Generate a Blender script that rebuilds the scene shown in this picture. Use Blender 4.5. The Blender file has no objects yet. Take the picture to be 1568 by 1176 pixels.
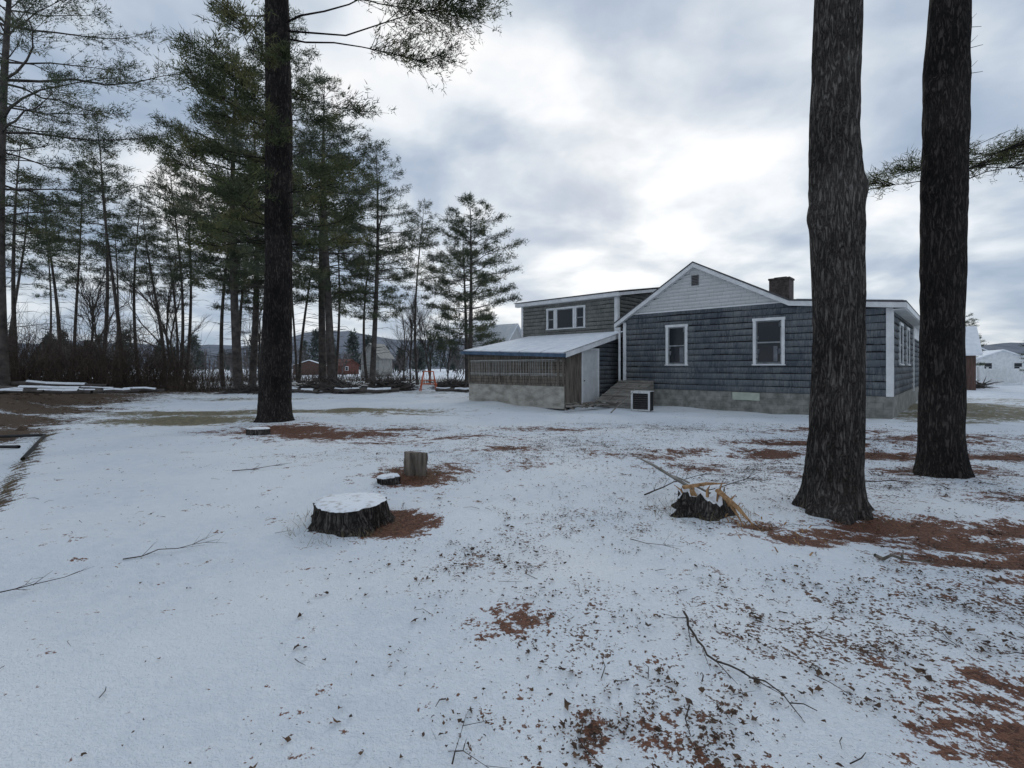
import bpy, math, random
import numpy as np
from mathutils import Vector, noise as mnoise
R=np.random.default_rng(7)
random.seed(7)
sc=bpy.context.scene
sc.view_settings.view_transform='Standard'
sc.view_settings.look='None'
sc.view_settings.exposure=0
COL=sc.collection

# ------------------------------------------------------------------ materials
def nodes_of(m):
    m.use_nodes=True
    nt=m.node_tree
    return nt, nt.nodes, nt.links
def mat(name,c1,c2,scale=6,rough=.85,bump=.3,stretch=(1,1,1),detail=4,lo=.35,hi=.65,bscale=None,c3=None,spec=.25,dist=.02):
    m=bpy.data.materials.new(name); nt,N,L=nodes_of(m)
    b=N['Principled BSDF']; b.inputs['Roughness'].default_value=rough
    b.inputs['Specular IOR Level'].default_value=spec
    tc=N.new('ShaderNodeTexCoord'); mp=N.new('ShaderNodeMapping'); mp.inputs['Scale'].default_value=stretch
    L.new(tc.outputs['Object'],mp.inputs['Vector'])
    nz=N.new('ShaderNodeTexNoise'); nz.inputs['Scale'].default_value=scale; nz.inputs['Detail'].default_value=detail; nz.inputs['Roughness'].default_value=.62
    L.new(mp.outputs[0],nz.inputs['Vector'])
    cr=N.new('ShaderNodeValToRGB'); cr.color_ramp.elements[0].position=lo; cr.color_ramp.elements[1].position=hi
    cr.color_ramp.elements[0].color=(*c1,1); cr.color_ramp.elements[1].color=(*c2,1)
    if c3:
        e=cr.color_ramp.elements.new((lo+hi)/2); e.color=(*c3,1)
    L.new(nz.outputs['Fac'],cr.inputs['Fac']); L.new(cr.outputs[0],b.inputs['Base Color'])
    if bump:
        n2=N.new('ShaderNodeTexNoise'); n2.inputs['Scale'].default_value=bscale or scale*3; n2.inputs['Detail'].default_value=4
        L.new(mp.outputs[0],n2.inputs['Vector'])
        bp=N.new('ShaderNodeBump'); bp.inputs['Strength'].default_value=bump; bp.inputs['Distance'].default_value=dist
        L.new(n2.outputs['Fac'],bp.inputs['Height']); L.new(bp.outputs[0],b.inputs['Normal'])
    return m
def bark_mat(name,c1,c2,c3,sc_=5.0,moss=None,zst=.19):
    m=bpy.data.materials.new(name); nt,N,L=nodes_of(m); b=N['Principled BSDF']
    b.inputs['Roughness'].default_value=.95; b.inputs['Specular IOR Level'].default_value=.1
    tc=N.new('ShaderNodeTexCoord'); mp=N.new('ShaderNodeMapping'); mp.inputs['Scale'].default_value=(1,1,zst)
    L.new(tc.outputs['Object'],mp.inputs['Vector'])
    def nz(s,d,r=.6,vec=mp.outputs[0],dis=0):
        n=N.new('ShaderNodeTexNoise'); n.inputs['Scale'].default_value=s; n.inputs['Detail'].default_value=d; n.inputs['Roughness'].default_value=r; n.inputs['Distortion'].default_value=dis
        L.new(vec,n.inputs['Vector']); return n.outputs['Fac']
    def ma(op,a,b_):
        n=N.new('ShaderNodeMath'); n.operation=op
        for k,v in enumerate((a,b_)):
            if v is None: continue
            if isinstance(v,(int,float)): n.inputs[k].default_value=v
            else: L.new(v,n.inputs[k])
        return n.outputs[0]
    r1=ma('MULTIPLY',ma('ABSOLUTE',ma('SUBTRACT',nz(sc_*4.6,4,.55,dis=.8),.5),None),6.0)
    r1=ma('MINIMUM',r1,1.0)
    fine=nz(45,3,.7,tc.outputs['Object']); big=nz(.9,4,.6,tc.outputs['Object'])
    h=ma('ADD',ma('MULTIPLY',r1,.5),ma('MULTIPLY',fine,.4))
    v=ma('ADD',h,ma('MULTIPLY',ma('SUBTRACT',big,.5),.7))
    cr=N.new('ShaderNodeValToRGB'); E=cr.color_ramp.elements; E[0].position=.2;E[1].position=.85;E[0].color=(*c1,1);E[1].color=(*c3,1); e=E.new(.5); e.color=(*c2,1)
    L.new(v,cr.inputs['Fac'])
    out=cr.outputs[0]
    if moss:
        n3=nz(2.1,6,.7,tc.outputs['Object'])
        r3=N.new('ShaderNodeMapRange'); r3.inputs['From Min'].default_value=.6; r3.inputs['From Max'].default_value=.7; r3.inputs['To Max'].default_value=.5
        L.new(n3,r3.inputs['Value'])
        m3=N.new('ShaderNodeMix'); m3.data_type='RGBA'; L.new(r3.outputs[0],m3.inputs[0]); L.new(out,m3.inputs[6]); m3.inputs[7].default_value=(*moss,1)
        out=m3.outputs[2]
    L.new(out,b.inputs['Base Color'])
    bp=N.new('ShaderNodeBump'); bp.inputs['Strength'].default_value=.9; bp.inputs['Distance'].default_value=.025
    L.new(h,bp.inputs['Height']); L.new(bp.outputs[0],b.inputs['Normal'])
    return m

M_pinebark=bark_mat('pine_bark',(.010,.009,.009),(.034,.029,.027),(.085,.074,.068),5)
M_oakbark=bark_mat('oak_bark',(.016,.014,.013),(.068,.06,.055),(.165,.15,.137),5.5,moss=(.16,.16,.14))
M_needle=mat('pine_needles',(.032,.044,.02),(.14,.135,.056),1.1,.75,0,lo=.36,hi=.62,c3=(.066,.08,.033))
M_needle2=mat('pine_needles_far_hazy',(.045,.062,.042),(.15,.152,.08),.7,.8,0,lo=.36,hi=.64,c3=(.08,.10,.058))  # tone raised for distant pines, haze painted into the needle colour
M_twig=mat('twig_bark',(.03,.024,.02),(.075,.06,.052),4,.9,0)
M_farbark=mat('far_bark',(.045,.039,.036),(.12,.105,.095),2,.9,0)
M_white=mat('white_paint',(.62,.63,.64),(.78,.79,.8),3,.6,.1)
M_trimold=mat('weathered_trim',(.4,.4,.4),(.66,.66,.66),5,.7,.15,stretch=(1,1,.3))
M_conc=mat('concrete_block',(.15,.15,.135),(.30,.30,.275),3,.9,.4,bscale=30)
M_roof=mat('asphalt_shingle',(.05,.05,.053),(.11,.11,.115),14,.9,.4)
M_snow=mat('roof_snow',(.7,.74,.8),(.85,.87,.9),3,.7,.3)
M_stumpsnow=mat('stump_snow',(.42,.40,.38),(.80,.83,.87),9,.8,.5,lo=.3,hi=.48)
M_ply=mat('plywood_panel',(.24,.23,.2),(.46,.44,.39),2.2,.85,.1,stretch=(1,1,2),c3=(.36,.34,.30))
M_wood=mat('weathered_wood',(.07,.06,.05),(.21,.18,.15),4,.9,.4,stretch=(4,4,.4))
M_woodh=mat('weathered_boards',(.13,.12,.105),(.30,.28,.25),4,.9,.4,stretch=(.5,.5,5))
M_blue=mat('blue_drip_edge',(.05,.08,.13),(.09,.14,.21),5,.5,.1)
M_dark=mat('dark_interior_gap_shade',(.008,.009,.01),(.02,.02,.022),3,.6,0)  # dark parts; behind siding it paints shadow lines into the course gaps
M_brick=mat('chimney_masonry',(.05,.042,.04),(.12,.10,.095),9,.9,.5)
M_fresh=mat('splintered_wood',(.16,.085,.04),(.46,.28,.14),5,.85,.5,stretch=(6,6,.6))
def glass_mat():
    m=bpy.data.materials.new('window_glass'); nt,N,L=nodes_of(m); b=N['Principled BSDF']
    b.inputs['Base Color'].default_value=(.02,.024,.03,1); b.inputs['Roughness'].default_value=.08; b.inputs['Specular IOR Level'].default_value=.3
    tc=N.new('ShaderNodeTexCoord'); nz=N.new('ShaderNodeTexNoise'); nz.inputs['Scale'].default_value=2.5
    L.new(tc.outputs['Object'],nz.inputs['Vector']); bp=N.new('ShaderNodeBump'); bp.inputs['Strength'].default_value=.06; bp.inputs['Distance'].default_value=.05
    L.new(nz.outputs['Fac'],bp.inputs['Height']); L.new(bp.outputs[0],b.inputs['Normal'])
    return m
M_glass=glass_mat()
def shingle_mat(name,c1,c2,wear,amt=.6):
    m=bpy.data.materials.new(name); nt,N,L=nodes_of(m); b=N['Principled BSDF']; b.inputs['Roughness'].default_value=.85; b.inputs['Specular IOR Level'].default_value=.2
    at=N.new('ShaderNodeAttribute'); at.attribute_name='rnd'
    tc=N.new('ShaderNodeTexCoord'); mp=N.new('ShaderNodeMapping'); mp.inputs['Scale'].default_value=(14,14,1.3); L.new(tc.outputs['Object'],mp.inputs['Vector'])
    nz=N.new('ShaderNodeTexNoise'); nz.inputs['Scale'].default_value=2; nz.inputs['Detail'].default_value=5; L.new(mp.outputs[0],nz.inputs['Vector'])
    n2=N.new('ShaderNodeTexNoise'); n2.inputs['Scale'].default_value=.8; n2.inputs['Detail'].default_value=5; L.new(tc.outputs['Object'],n2.inputs['Vector'])
    mx=N.new('ShaderNodeMix'); mx.data_type='RGBA'; L.new(at.outputs['Fac'],mx.inputs[0]); mx.inputs[6].default_value=(*c1,1); mx.inputs[7].default_value=(*c2,1)
    a=N.new('ShaderNodeMath'); a.operation='ADD'; L.new(nz.outputs['Fac'],a.inputs[0]); L.new(n2.outputs['Fac'],a.inputs[1])
    mr=N.new('ShaderNodeMapRange'); mr.inputs['From Min'].default_value=.90; mr.inputs['From Max'].default_value=1.25; mr.inputs['To Max'].default_value=amt; L.new(a.outputs[0],mr.inputs['Value'])
    m2=N.new('ShaderNodeMix'); m2.data_type='RGBA'; L.new(mr.outputs[0],m2.inputs[0]); L.new(mx.outputs[2],m2.inputs[6]); m2.inputs[7].default_value=(*wear,1)
    L.new(m2.outputs[2],b.inputs['Base Color'])
    bp=N.new('ShaderNodeBump'); bp.inputs['Strength'].default_value=.6; bp.inputs['Distance'].default_value=.012; L.new(nz.outputs['Fac'],bp.inputs['Height']); L.new(bp.outputs[0],b.inputs['Normal'])
    return m
M_sid=shingle_mat('gray_blue_shingles',(.062,.073,.09),(.135,.15,.168),(.22,.23,.232),.85)
M_sid2=shingle_mat('weathered_gray_shingles',(.12,.125,.115),(.20,.205,.19),(.28,.28,.26))
M_sidw=shingle_mat('white_clapboard',(.62,.62,.62),(.7,.7,.7),(.5,.5,.49),.3)
M_courseshade=mat('course_shadow_underside',(.012,.013,.016),(.025,.026,.03),5,.9,0)  # near-black shingle undersides, painting a shadow line below each course

# ------------------------------------------------------------------ mesh helpers
def build(name,V,groups,mats,parent=None,smooth=False,attrs=None):
    me=bpy.data.meshes.new(name)
    V=np.asarray(V,dtype=np.float32)
    me.vertices.add(len(V)); me.vertices.foreach_set('co',V.ravel())
    loops=[];starts=[];mi=[];s=0
    for F,k in groups:
        F=np.asarray(F,dtype=np.int32)
        if len(F)==0: continue
        n=F.shape[1]
        loops.append(F.ravel()); starts.append(s+np.arange(len(F))*n); s+=F.size
        mi.append(np.full(len(F),k,dtype=np.int32) if np.isscalar(k) else np.asarray(k,dtype=np.int32))
    loops=np.concatenate(loops); starts=np.concatenate(starts); mi=np.concatenate(mi)
    me.loops.add(len(loops)); me.loops.foreach_set('vertex_index',loops)
    me.polygons.add(len(starts)); me.polygons.foreach_set('loop_start',starts.astype(np.int32))
    me.polygons.foreach_set('material_index',mi)
    if smooth: me.polygons.foreach_set('use_smooth',np.ones(len(starts),dtype=bool))
    for m in mats: me.materials.append(m)
    if attrs:
        for an,(dom,arr) in attrs.items():
            a=me.attributes.new(an,'FLOAT',dom); a.data.foreach_set('value',np.asarray(arr,dtype=np.float32))
    me.update(calc_edges=True); me.validate()
    ob=bpy.data.objects.new(name,me); COL.objects.link(ob)
    if parent: ob.parent=parent
    return ob
def empty(name,loc=(0,0,0),rotz=0):
    e=bpy.data.objects.new(name,None); COL.objects.link(e); e.location=loc; e.rotation_euler=(0,0,rotz); return e
class Boxes:
    def __init__(s): s.V=[];s.F=[];s.M=[]
    def hexa(s,pts,m=0):
        b=len(s.V); s.V+= [tuple(p) for p in pts]
        for f in ((0,3,2,1),(4,5,6,7),(0,1,5,4),(1,2,6,5),(2,3,7,6),(3,0,4,7)):
            s.F.append(tuple(b+i for i in f)); s.M.append(m)
    def box(s,x0,x1,y0,y1,z0,z1,m=0):
        s.hexa([(x0,y0,z0),(x1,y0,z0),(x1,y1,z0),(x0,y1,z0),(x0,y0,z1),(x1,y0,z1),(x1,y1,z1),(x0,y1,z1)],m)
    def face(s,pts,m=0):
        b=len(s.V); s.V+=[tuple(p) for p in pts]; s.F.append(tuple(range(b,b+len(pts)))); s.M.append(m)
    def make(s,name,mats,parent=None,bevel=0):
        me=bpy.data.meshes.new(name); me.from_pydata(s.V,[],s.F)
        for m in mats: me.materials.append(m)
        me.polygons.foreach_set('material_index',s.M); me.update()
        ob=bpy.data.objects.new(name,me); COL.objects.link(ob)
        if parent: ob.parent=parent
        if bevel:
            bv=ob.modifiers.new('b','BEVEL'); bv.width=bevel; bv.segments=1
        return ob
def norm(a): return a/np.maximum(np.linalg.norm(a,axis=-1,keepdims=True),1e-9)
def tubes(segs,n=4):
    S=np.asarray(segs,dtype=float)
    p0=S[:,0:3];p1=S[:,3:6];r0=S[:,6];r1=S[:,7]
    d=norm(p1-p0); ref=np.where(np.abs(d[:,2:3])>.9,np.array([[1.,0,0]]),np.array([[0,0,1.]]))
    a=norm(np.cross(d,ref)); b=np.cross(d,a)
    th=np.arange(n)*2*np.pi/n
    ring=a[:,None,:]*np.cos(th)[None,:,None]+b[:,None,:]*np.sin(th)[None,:,None]
    V=np.concatenate([p0[:,None]+ring*r0[:,None,None],p1[:,None]+ring*r1[:,None,None]],1)
    m=len(S); base=(np.arange(m)*2*n)[:,None]; i=np.arange(n)[None]; j=(i+1)%n
    F=np.stack([base+i,base+j,base+n+j,base+n+i],-1).reshape(-1,4)
    return V.reshape(-1,3),F
def needles(C,D,n,L,w,rng):
    m=len(C); C=np.repeat(C,n,0); D=np.repeat(D,n,0); k=m*n
    d=norm(D*.65+rng.normal(0,.6,(k,3))+np.array([0,0,.28]))
    p=norm(np.cross(d,rng.normal(0,1,(k,3))))
    b=C+rng.normal(0,L*.3,(k,3)); ll=L*rng.uniform(.6,1.15,(k,1))
    V=np.stack([b-p*w/2,b+p*w/2,b+d*ll],1).reshape(-1,3)
    return V,np.arange(k*3).reshape(-1,3)
class Tree:
    def __init__(s): s.seg=[];s.C=[];s.D=[]
    def tuft(s,c,d): s.C.append(c); s.D.append(d)
def pine_branch(T,p0,az,L,elev,rng,dens=5,inner=.3,tuftn=3,rad=None,sub=.3,droop=.22):
    n=6; h=np.array([math.cos(az),math.sin(az)]); side=np.array([-h[1],h[0]])
    wob=rng.normal(0,.07*L)
    pts=[]
    for i in range(n+1):
        t=i/n
        z=p0[2]+L*(elev*t-droop*t*t+.20*t**3)
        xy=np.array(p0[:2])+h*L*t*.97+side*wob*math.sin(t*3)
        pts.append(np.array([xy[0],xy[1],z+rng.normal(0,.015*L)*(i>0)]))
    r=rad or (.012+.010*L)
    for i in range(n):
        T.seg.append([*pts[i],*pts[i+1],r*(1-i/n*.9),r*(1-(i+1)/n*.9)])
    m=max(3,int(L*dens))
    for k in range(m):
        t=rng.uniform(inner,1)**.8; f=t*n; i=min(int(f),n-1); q=pts[i]+(pts[i+1]-pts[i])*(f-i)
        sg=1 if k%2 else -1
        an=az+sg*rng.uniform(.2,1.25)
        tl=(L*sub*(1.2-.8*t))*rng.uniform(.35,1.3)+.15
        d=np.array([math.cos(an),math.sin(an),rng.uniform(-.15,.5)]); d/=np.linalg.norm(d)
        e=q+d*tl; T.seg.append([*q,*e,.010,.004])
        for j in range(tuftn):
            u=(j+1)/tuftn
            T.tuft(q+d*tl*u+rng.normal(0,.08,3),d)
    T.tuft(pts[-1],np.array([h[0],h[1],.3]))
def pine(name,seed,H,r0,c0,rad,gap=.6,nb=5,dens=5,needle=(7,.2,.03),dead=12,rnd=.35,mat_n=None,sides=8,sway=.25,skip=.12,low=.55,sub=.3,inner=.3,tn=3):
    rng=np.random.default_rng(seed); T=Tree()
    ph=rng.uniform(0,6,2)
    def axis(z): return np.array([sway*math.sin(z/H*3+ph[0])-sway*math.sin(ph[0]),sway*math.sin(z/H*2.5+ph[1])-sway*math.sin(ph[1]),z])
    trunk=[]; K=24
    for i in range(K):
        a=axis(H*i/K-.2);b=axis(H*(i+1)/K-.2)
        ra=r0*(1-i/K)**.8*(1.2 if i==0 else 1)+.01; rb=r0*(1-(i+1)/K)**.8+.01
        trunk.append([*a,*b,ra,rb])
    z=c0
    while z<H-.1:
        f=(z-c0)/(H-c0)
        Lm=rad*min(1,(1-f)/rnd)**.7*(low+(1-low)*min(1,f*3.5))*(1-.25*f)+.3
        off=rng.uniform(0,6.28); wv=rng.uniform(.75,1.15)
        for b in range(nb):
            if rng.random()<skip: continue
            L=Lm*wv*rng.uniform(.45,1.2)
            pine_branch(T,axis(z+rng.uniform(-.2,.2)),off+b*6.283/nb+rng.uniform(-.3,.3),L,.04+.55*f*rng.uniform(.6,1.2)+rng.uniform(-.08,.12),rng,dens,inner=inner,sub=sub,tuftn=tn)
        z+=gap*rng.uniform(.5,1.5)
    for k in range(5): T.tuft(axis(H-.12*k),np.array([0,0,1.]))
    for k in range(dead):
        zz=rng.uniform(c0*.25,c0*1.1); az=rng.uniform(0,6.28); L=rng.uniform(.5,rad*.7)
        p=axis(zz); q=p+np.array([math.cos(az)*L*.6,math.sin(az)*L*.6,L*.08]); e=q+np.array([math.cos(az+.3)*L*.4,math.sin(az+.3)*L*.4,-L*.12])
        T.seg.append([*p,*q,.025,.015]); T.seg.append([*q,*e,.015,.005])
        for _ in range(3):
            u=rng.uniform(.2,1); g=p+(q-p)*u; a2=az+rng.uniform(-1.2,1.2)
            T.seg.append([*g,*(g+np.array([math.cos(a2),math.sin(a2),rng.uniform(-.3,.3)])*L*.3),.01,.004])
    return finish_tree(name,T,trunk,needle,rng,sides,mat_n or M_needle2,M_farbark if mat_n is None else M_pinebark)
def finish_tree(name,T,trunk,needle,rng,sides,mn,mb,extra=None):
    Vs=[];G=[];o=0
    if trunk:
        V,F=tubes(trunk,sides); Vs.append(V); G.append((F,0)); o+=len(V)
    V,F=tubes(T.seg,3); Vs.append(V); G.append((F+o,0)); o+=len(V)
    if extra is not None:
        Vs.append(extra[0]); G.append((extra[1]+o,0)); o+=len(extra[0])
    if T.C:
        V,F=needles(np.array(T.C),np.array(T.D),needle[0],needle[1],needle[2],rng); Vs.append(V); G.append((F+o,1))
    return build(name,np.concatenate(Vs),G,[mb,mn])
def bare(seg,p,d,L,r,depth,rng,spread=.55):
    q=p; dd=d
    for i in range(3):
        dd=norm(dd+rng.normal(0,.08,3)); e=q+dd*L/3
        rr=r*(1-.28*i/3); seg.append([*q,*e,rr,r*(1-.28*(i+1)/3)]); q=e
        if depth>0 and i<2 and rng.random()<.8:
            nd=norm(dd+rng.normal(0,spread,3)+np.array([0,0,.15])); bare(seg,q,nd,L*rng.uniform(.45,.7),r*.5,depth-1,rng,spread)
    if depth>0:
        for k in range(2):
            nd=norm(dd+rng.normal(0,spread*.7,3)+np.array([0,0,.12])); bare(seg,q,nd,L*rng.uniform(.55,.8),r*.62,depth-1,rng,spread)

def near_trunk(pts,sides,dz,ridge,amp,flare,lobes,seed,bumps=()):
    pts=np.array(pts); zt=pts[-1,0]; zs=np.arange(pts[0,0],zt,dz); V=[]
    rng=np.random.default_rng(seed); ph=rng.uniform(0,6.28,4)
    X=np.interp(zs,pts[:,0],pts[:,1]);Y=np.interp(zs,pts[:,0],pts[:,2]);Rr=np.interp(zs,pts[:,0],pts[:,3])
    for z,x,y,r in zip(zs,X,Y,Rr):
        fl=math.exp(-max(z,0)/.16)*flare
        for k in range(sides):
            th=6.2832*k/sides; c,s=math.cos(th),math.sin(th)
            n=mnoise.noise(Vector((c*ridge*r+seed,s*ridge*r,z*1.3)))
            n2=mnoise.noise(Vector((c*ridge*2.6*r,s*ridge*2.6*r+seed,z*3.4)))
            rr=r*(1+.035*math.sin(2*th+z*.7+ph[0])+.03*mnoise.noise(Vector((c,s,z*.8+seed))))+amp*(1-abs(n)*2.4)+amp*.5*n2
            rr+=fl*r*(.5+.55*math.sin(lobes*th+ph[1])*math.cos(2*th+ph[2]))
            for (bz,bt,ba,bw) in bumps:
                dt=(th-bt+math.pi)%(2*math.pi)-math.pi
                rr+=ba*math.exp(-((z-bz)/bw)**2-(dt/.45)**2)
            V.append((x+c*rr,y+s*rr,z))
    m=len(zs); i=np.arange(m-1)[:,None]*sides; k=np.arange(sides)[None]; k2=(k+1)%sides
    F=np.stack([i+k,i+k2,i+sides+k2,i+sides+k],-1).reshape(-1,4)
    return np.array(V),F

# ------------------------------------------------------------------ fields on the ground
def fld(X,Y,L):
    o=np.zeros_like(X)
    for (cx,cy,rx,ry,a) in L: o=np.maximum(o,a*np.exp(-((X-cx)/rx)**2-((Y-cy)/ry)**2))
    return o
MULCH=[(-5.9,12.6,1.7,1.3,.95),(-4.5,11.8,2.2,.8,.82),(-3.4,13.0,1.5,.7,.7),(-1.45,7.2,.6,.62,.98),(-1.3,5.12,.48,.42,1.1),(-1.0,7.9,.5,.4,.55),
 (2.55,5.0,.28,.3,.85),(2.75,4.5,.4,.28,.88),(3.3,4.7,.55,.28,.8),(4.0,5.05,.75,.40,1.0),(4.2,4.5,.6,.36,.92),(3.95,4.05,.8,.22,.8),(4.3,3.65,.7,.22,.82),(5.2,4.8,1.0,.3,.85),
 (5.0,9.4,.9,.55,.82),(7.0,9.3,1.6,.7,.88),(9.0,8.9,1.6,.6,.9),(7.0,7.8,1.2,.5,.8),(9.6,7.2,1.8,.4,.76),(6.2,10.6,1.8,.6,.72),(3.1,8.2,.7,.5,.66),(2.4,8.9,.9,.4,.64),(4.6,7.3,.6,.3,.66),(3.4,9.6,1.0,.4,.6),
 (2.0,2.1,.5,.3,.58),(2.7,2.4,.6,.35,.6),(2.5,1.7,.7,.28,.66),(.45,2.2,.32,.22,.55),(.1,3.1,.38,.24,.5),(1.0,13,1.8,.5,.56),(-.2,9.6,.9,.5,.60),(9.5,11,2.2,.8,.68),(6.2,5.9,.9,.3,.66),(-3,10.5,1.4,.5,.52),(-1.2,11.2,1.4,.5,.6),(.2,8.2,.6,.4,.45),(8,12.5,2.5,.5,.55)]
GRASS=[(-10.4,15.0,2.8,1.3,1.2),(-11.6,17.2,4.0,1.3,1.0),(-8.6,18.4,2.6,1.2,.9),(-5.4,18.2,3.0,1.6,1.05),(-3.4,16.4,1.8,.8,.7),(17,20,5,3.2,1.1),(15,16.5,3.6,2,1.0),(19,17,5,1.8,.95),(13.2,14.6,1.7,.8,.8),(-14,25,5,1.6,.6),(-8,31,9,1.6,.55),(26,24,7,3,.55),(-2.5,27,4,1.3,.42),(-20,47,22,6,.6),(2,42,9,3,.5),(-12,60,60,9,.6),(40,50,14,7,.45)]
DIRT=[(-13.2,12.2,1.6,1.0,1.05),(-15.4,14,2.6,1.9,1.15),(-18.2,17.2,3.4,3,1.25),(-21.8,21.8,4.2,4.6,1.25),(-24.8,26,5.3,4.6,1.2),(-34,31,12,9,1.2),(-25,33,9,5,1.0)]
# low curb between lawn and the drive at the left
CURB=[(-11.3,11.9),(-11.0,11.4),(-10.1,10.3),(-9.2,9.2),(-8.35,8.2),(-7.6,7.35),(-6.9,6.6),(-6.3,5.95),(-5.9,5.4)]
for a_,b_ in zip(CURB[:-1],CURB[1:]):
    for t in (0,.25,.5,.75): DIRT.append((a_[0]+(b_[0]-a_[0])*t,a_[1]+(b_[1]-a_[1])*t,.15,.15,.86))
SPECK=[(2.2,3.0,1.8,1.1,1.0),(.3,3.0,.7,.6,1.1),(.6,2.2,.8,.5,1.0),(3.6,3.1,1.6,1.3,1),(-.2,4.2,1.0,.9,.8),(5,7.5,4,2.4,1.05),(1.0,5.2,1.6,1.0,.75),(.8,10,4,2.5,1.0),(-3,9,2.5,1.5,.7),(8,10,5,3,1.1),(2.2,1.6,1.6,.8,1),(-4,13,3,2,.85),(4,13,5,2,.9)]
sr=np.random.default_rng(3)
SW=[(sr.uniform(.4,3.5),sr.uniform(0,6.28),sr.uniform(0,6.28)) for _ in range(26)]
cy_=np.array([c[1] for c in CURB][::-1]); cx_=np.array([c[0] for c in CURB][::-1])
def gh(X,Y):
    z=np.zeros_like(X)
    for k,a,p in SW: z+=np.sin(X*k*math.cos(a)+Y*k*math.sin(a)+p)*.013/k**.6
    q=(X+12.9+(Y-11.9)*.68)
    z+= .45/(1+np.exp(np.clip((q+1.0)*2.2,-30,30)))*np.clip((Y-11)/4,0,1)*np.clip((60-Y)/20,0,1)
    cx=np.interp(Y,cy_,cx_); m_=np.clip((12.2-Y)/.6,0,1)*np.clip((Y-4.5)/1.0,0,1)
    z-= .13/(1+np.exp(np.clip((X-cx+.12)*14,-30,30)))*m_*np.clip((X+22)/4,0,1)
    mf=fld(X,Y,MULCH); z-=.03*np.clip((mf-.4)*3,0,1)
    return z
FEET=[]
fr=np.random.default_rng(11)
for (ax,ay,bx,by,n) in [(.9,2.4,1.6,6.5,9),(1.3,4.1,-.6,9.5,11),(-2.5,3.2,-3.6,9,12),(2,7,6,12.5,12),(-.5,6,0,14,14),(1.8,3.6,2.0,4.8,4),(-4,7,-5,11,8)]:
    for i in range(n):
        t=i/(n-1); dx,dy=bx-ax,by-ay; l=math.hypot(dx,dy); s=.13*(1 if i%2 else -1)
        FEET.append((ax+dx*t-dy/l*s+fr.normal(0,.08),ay+dy*t+dx/l*s+fr.normal(0,.08),math.atan2(dy,dx)+fr.normal(0,.15)))
a=np.linspace(-math.asinh(800/2.5),math.asinh(800/2.5),620); xs=0.0+2.5*np.sinh(a)
b=np.linspace(-math.asinh(25/2.5),math.asinh(1200/2.5),560); ys=3.0+2.5*np.sinh(b)
GX,GY=np.meshgrid(xs,ys); GZ=gh(GX,GY)
for fx,fy,fa in FEET:
    dx=GX-fx;dy=GY-fy; u=dx*math.cos(fa)+dy*math.sin(fa); v=-dx*math.sin(fa)+dy*math.cos(fa)
    q=(u/.15)**2+(v/.065)**2
    GZ+=-.026*np.exp(-q**2)+.007*np.exp(-(q-1.8)**2*2)
V=np.stack([GX,GY,GZ],-1).reshape(-1,3); nx=len(xs); ny=len(ys)
i=np.arange(ny-1)[:,None]*nx; j=np.arange(nx-1)[None]; F=np.stack([i+j,i+j+1,i+nx+j+1,i+nx+j],-1).reshape(-1,4)

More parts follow.
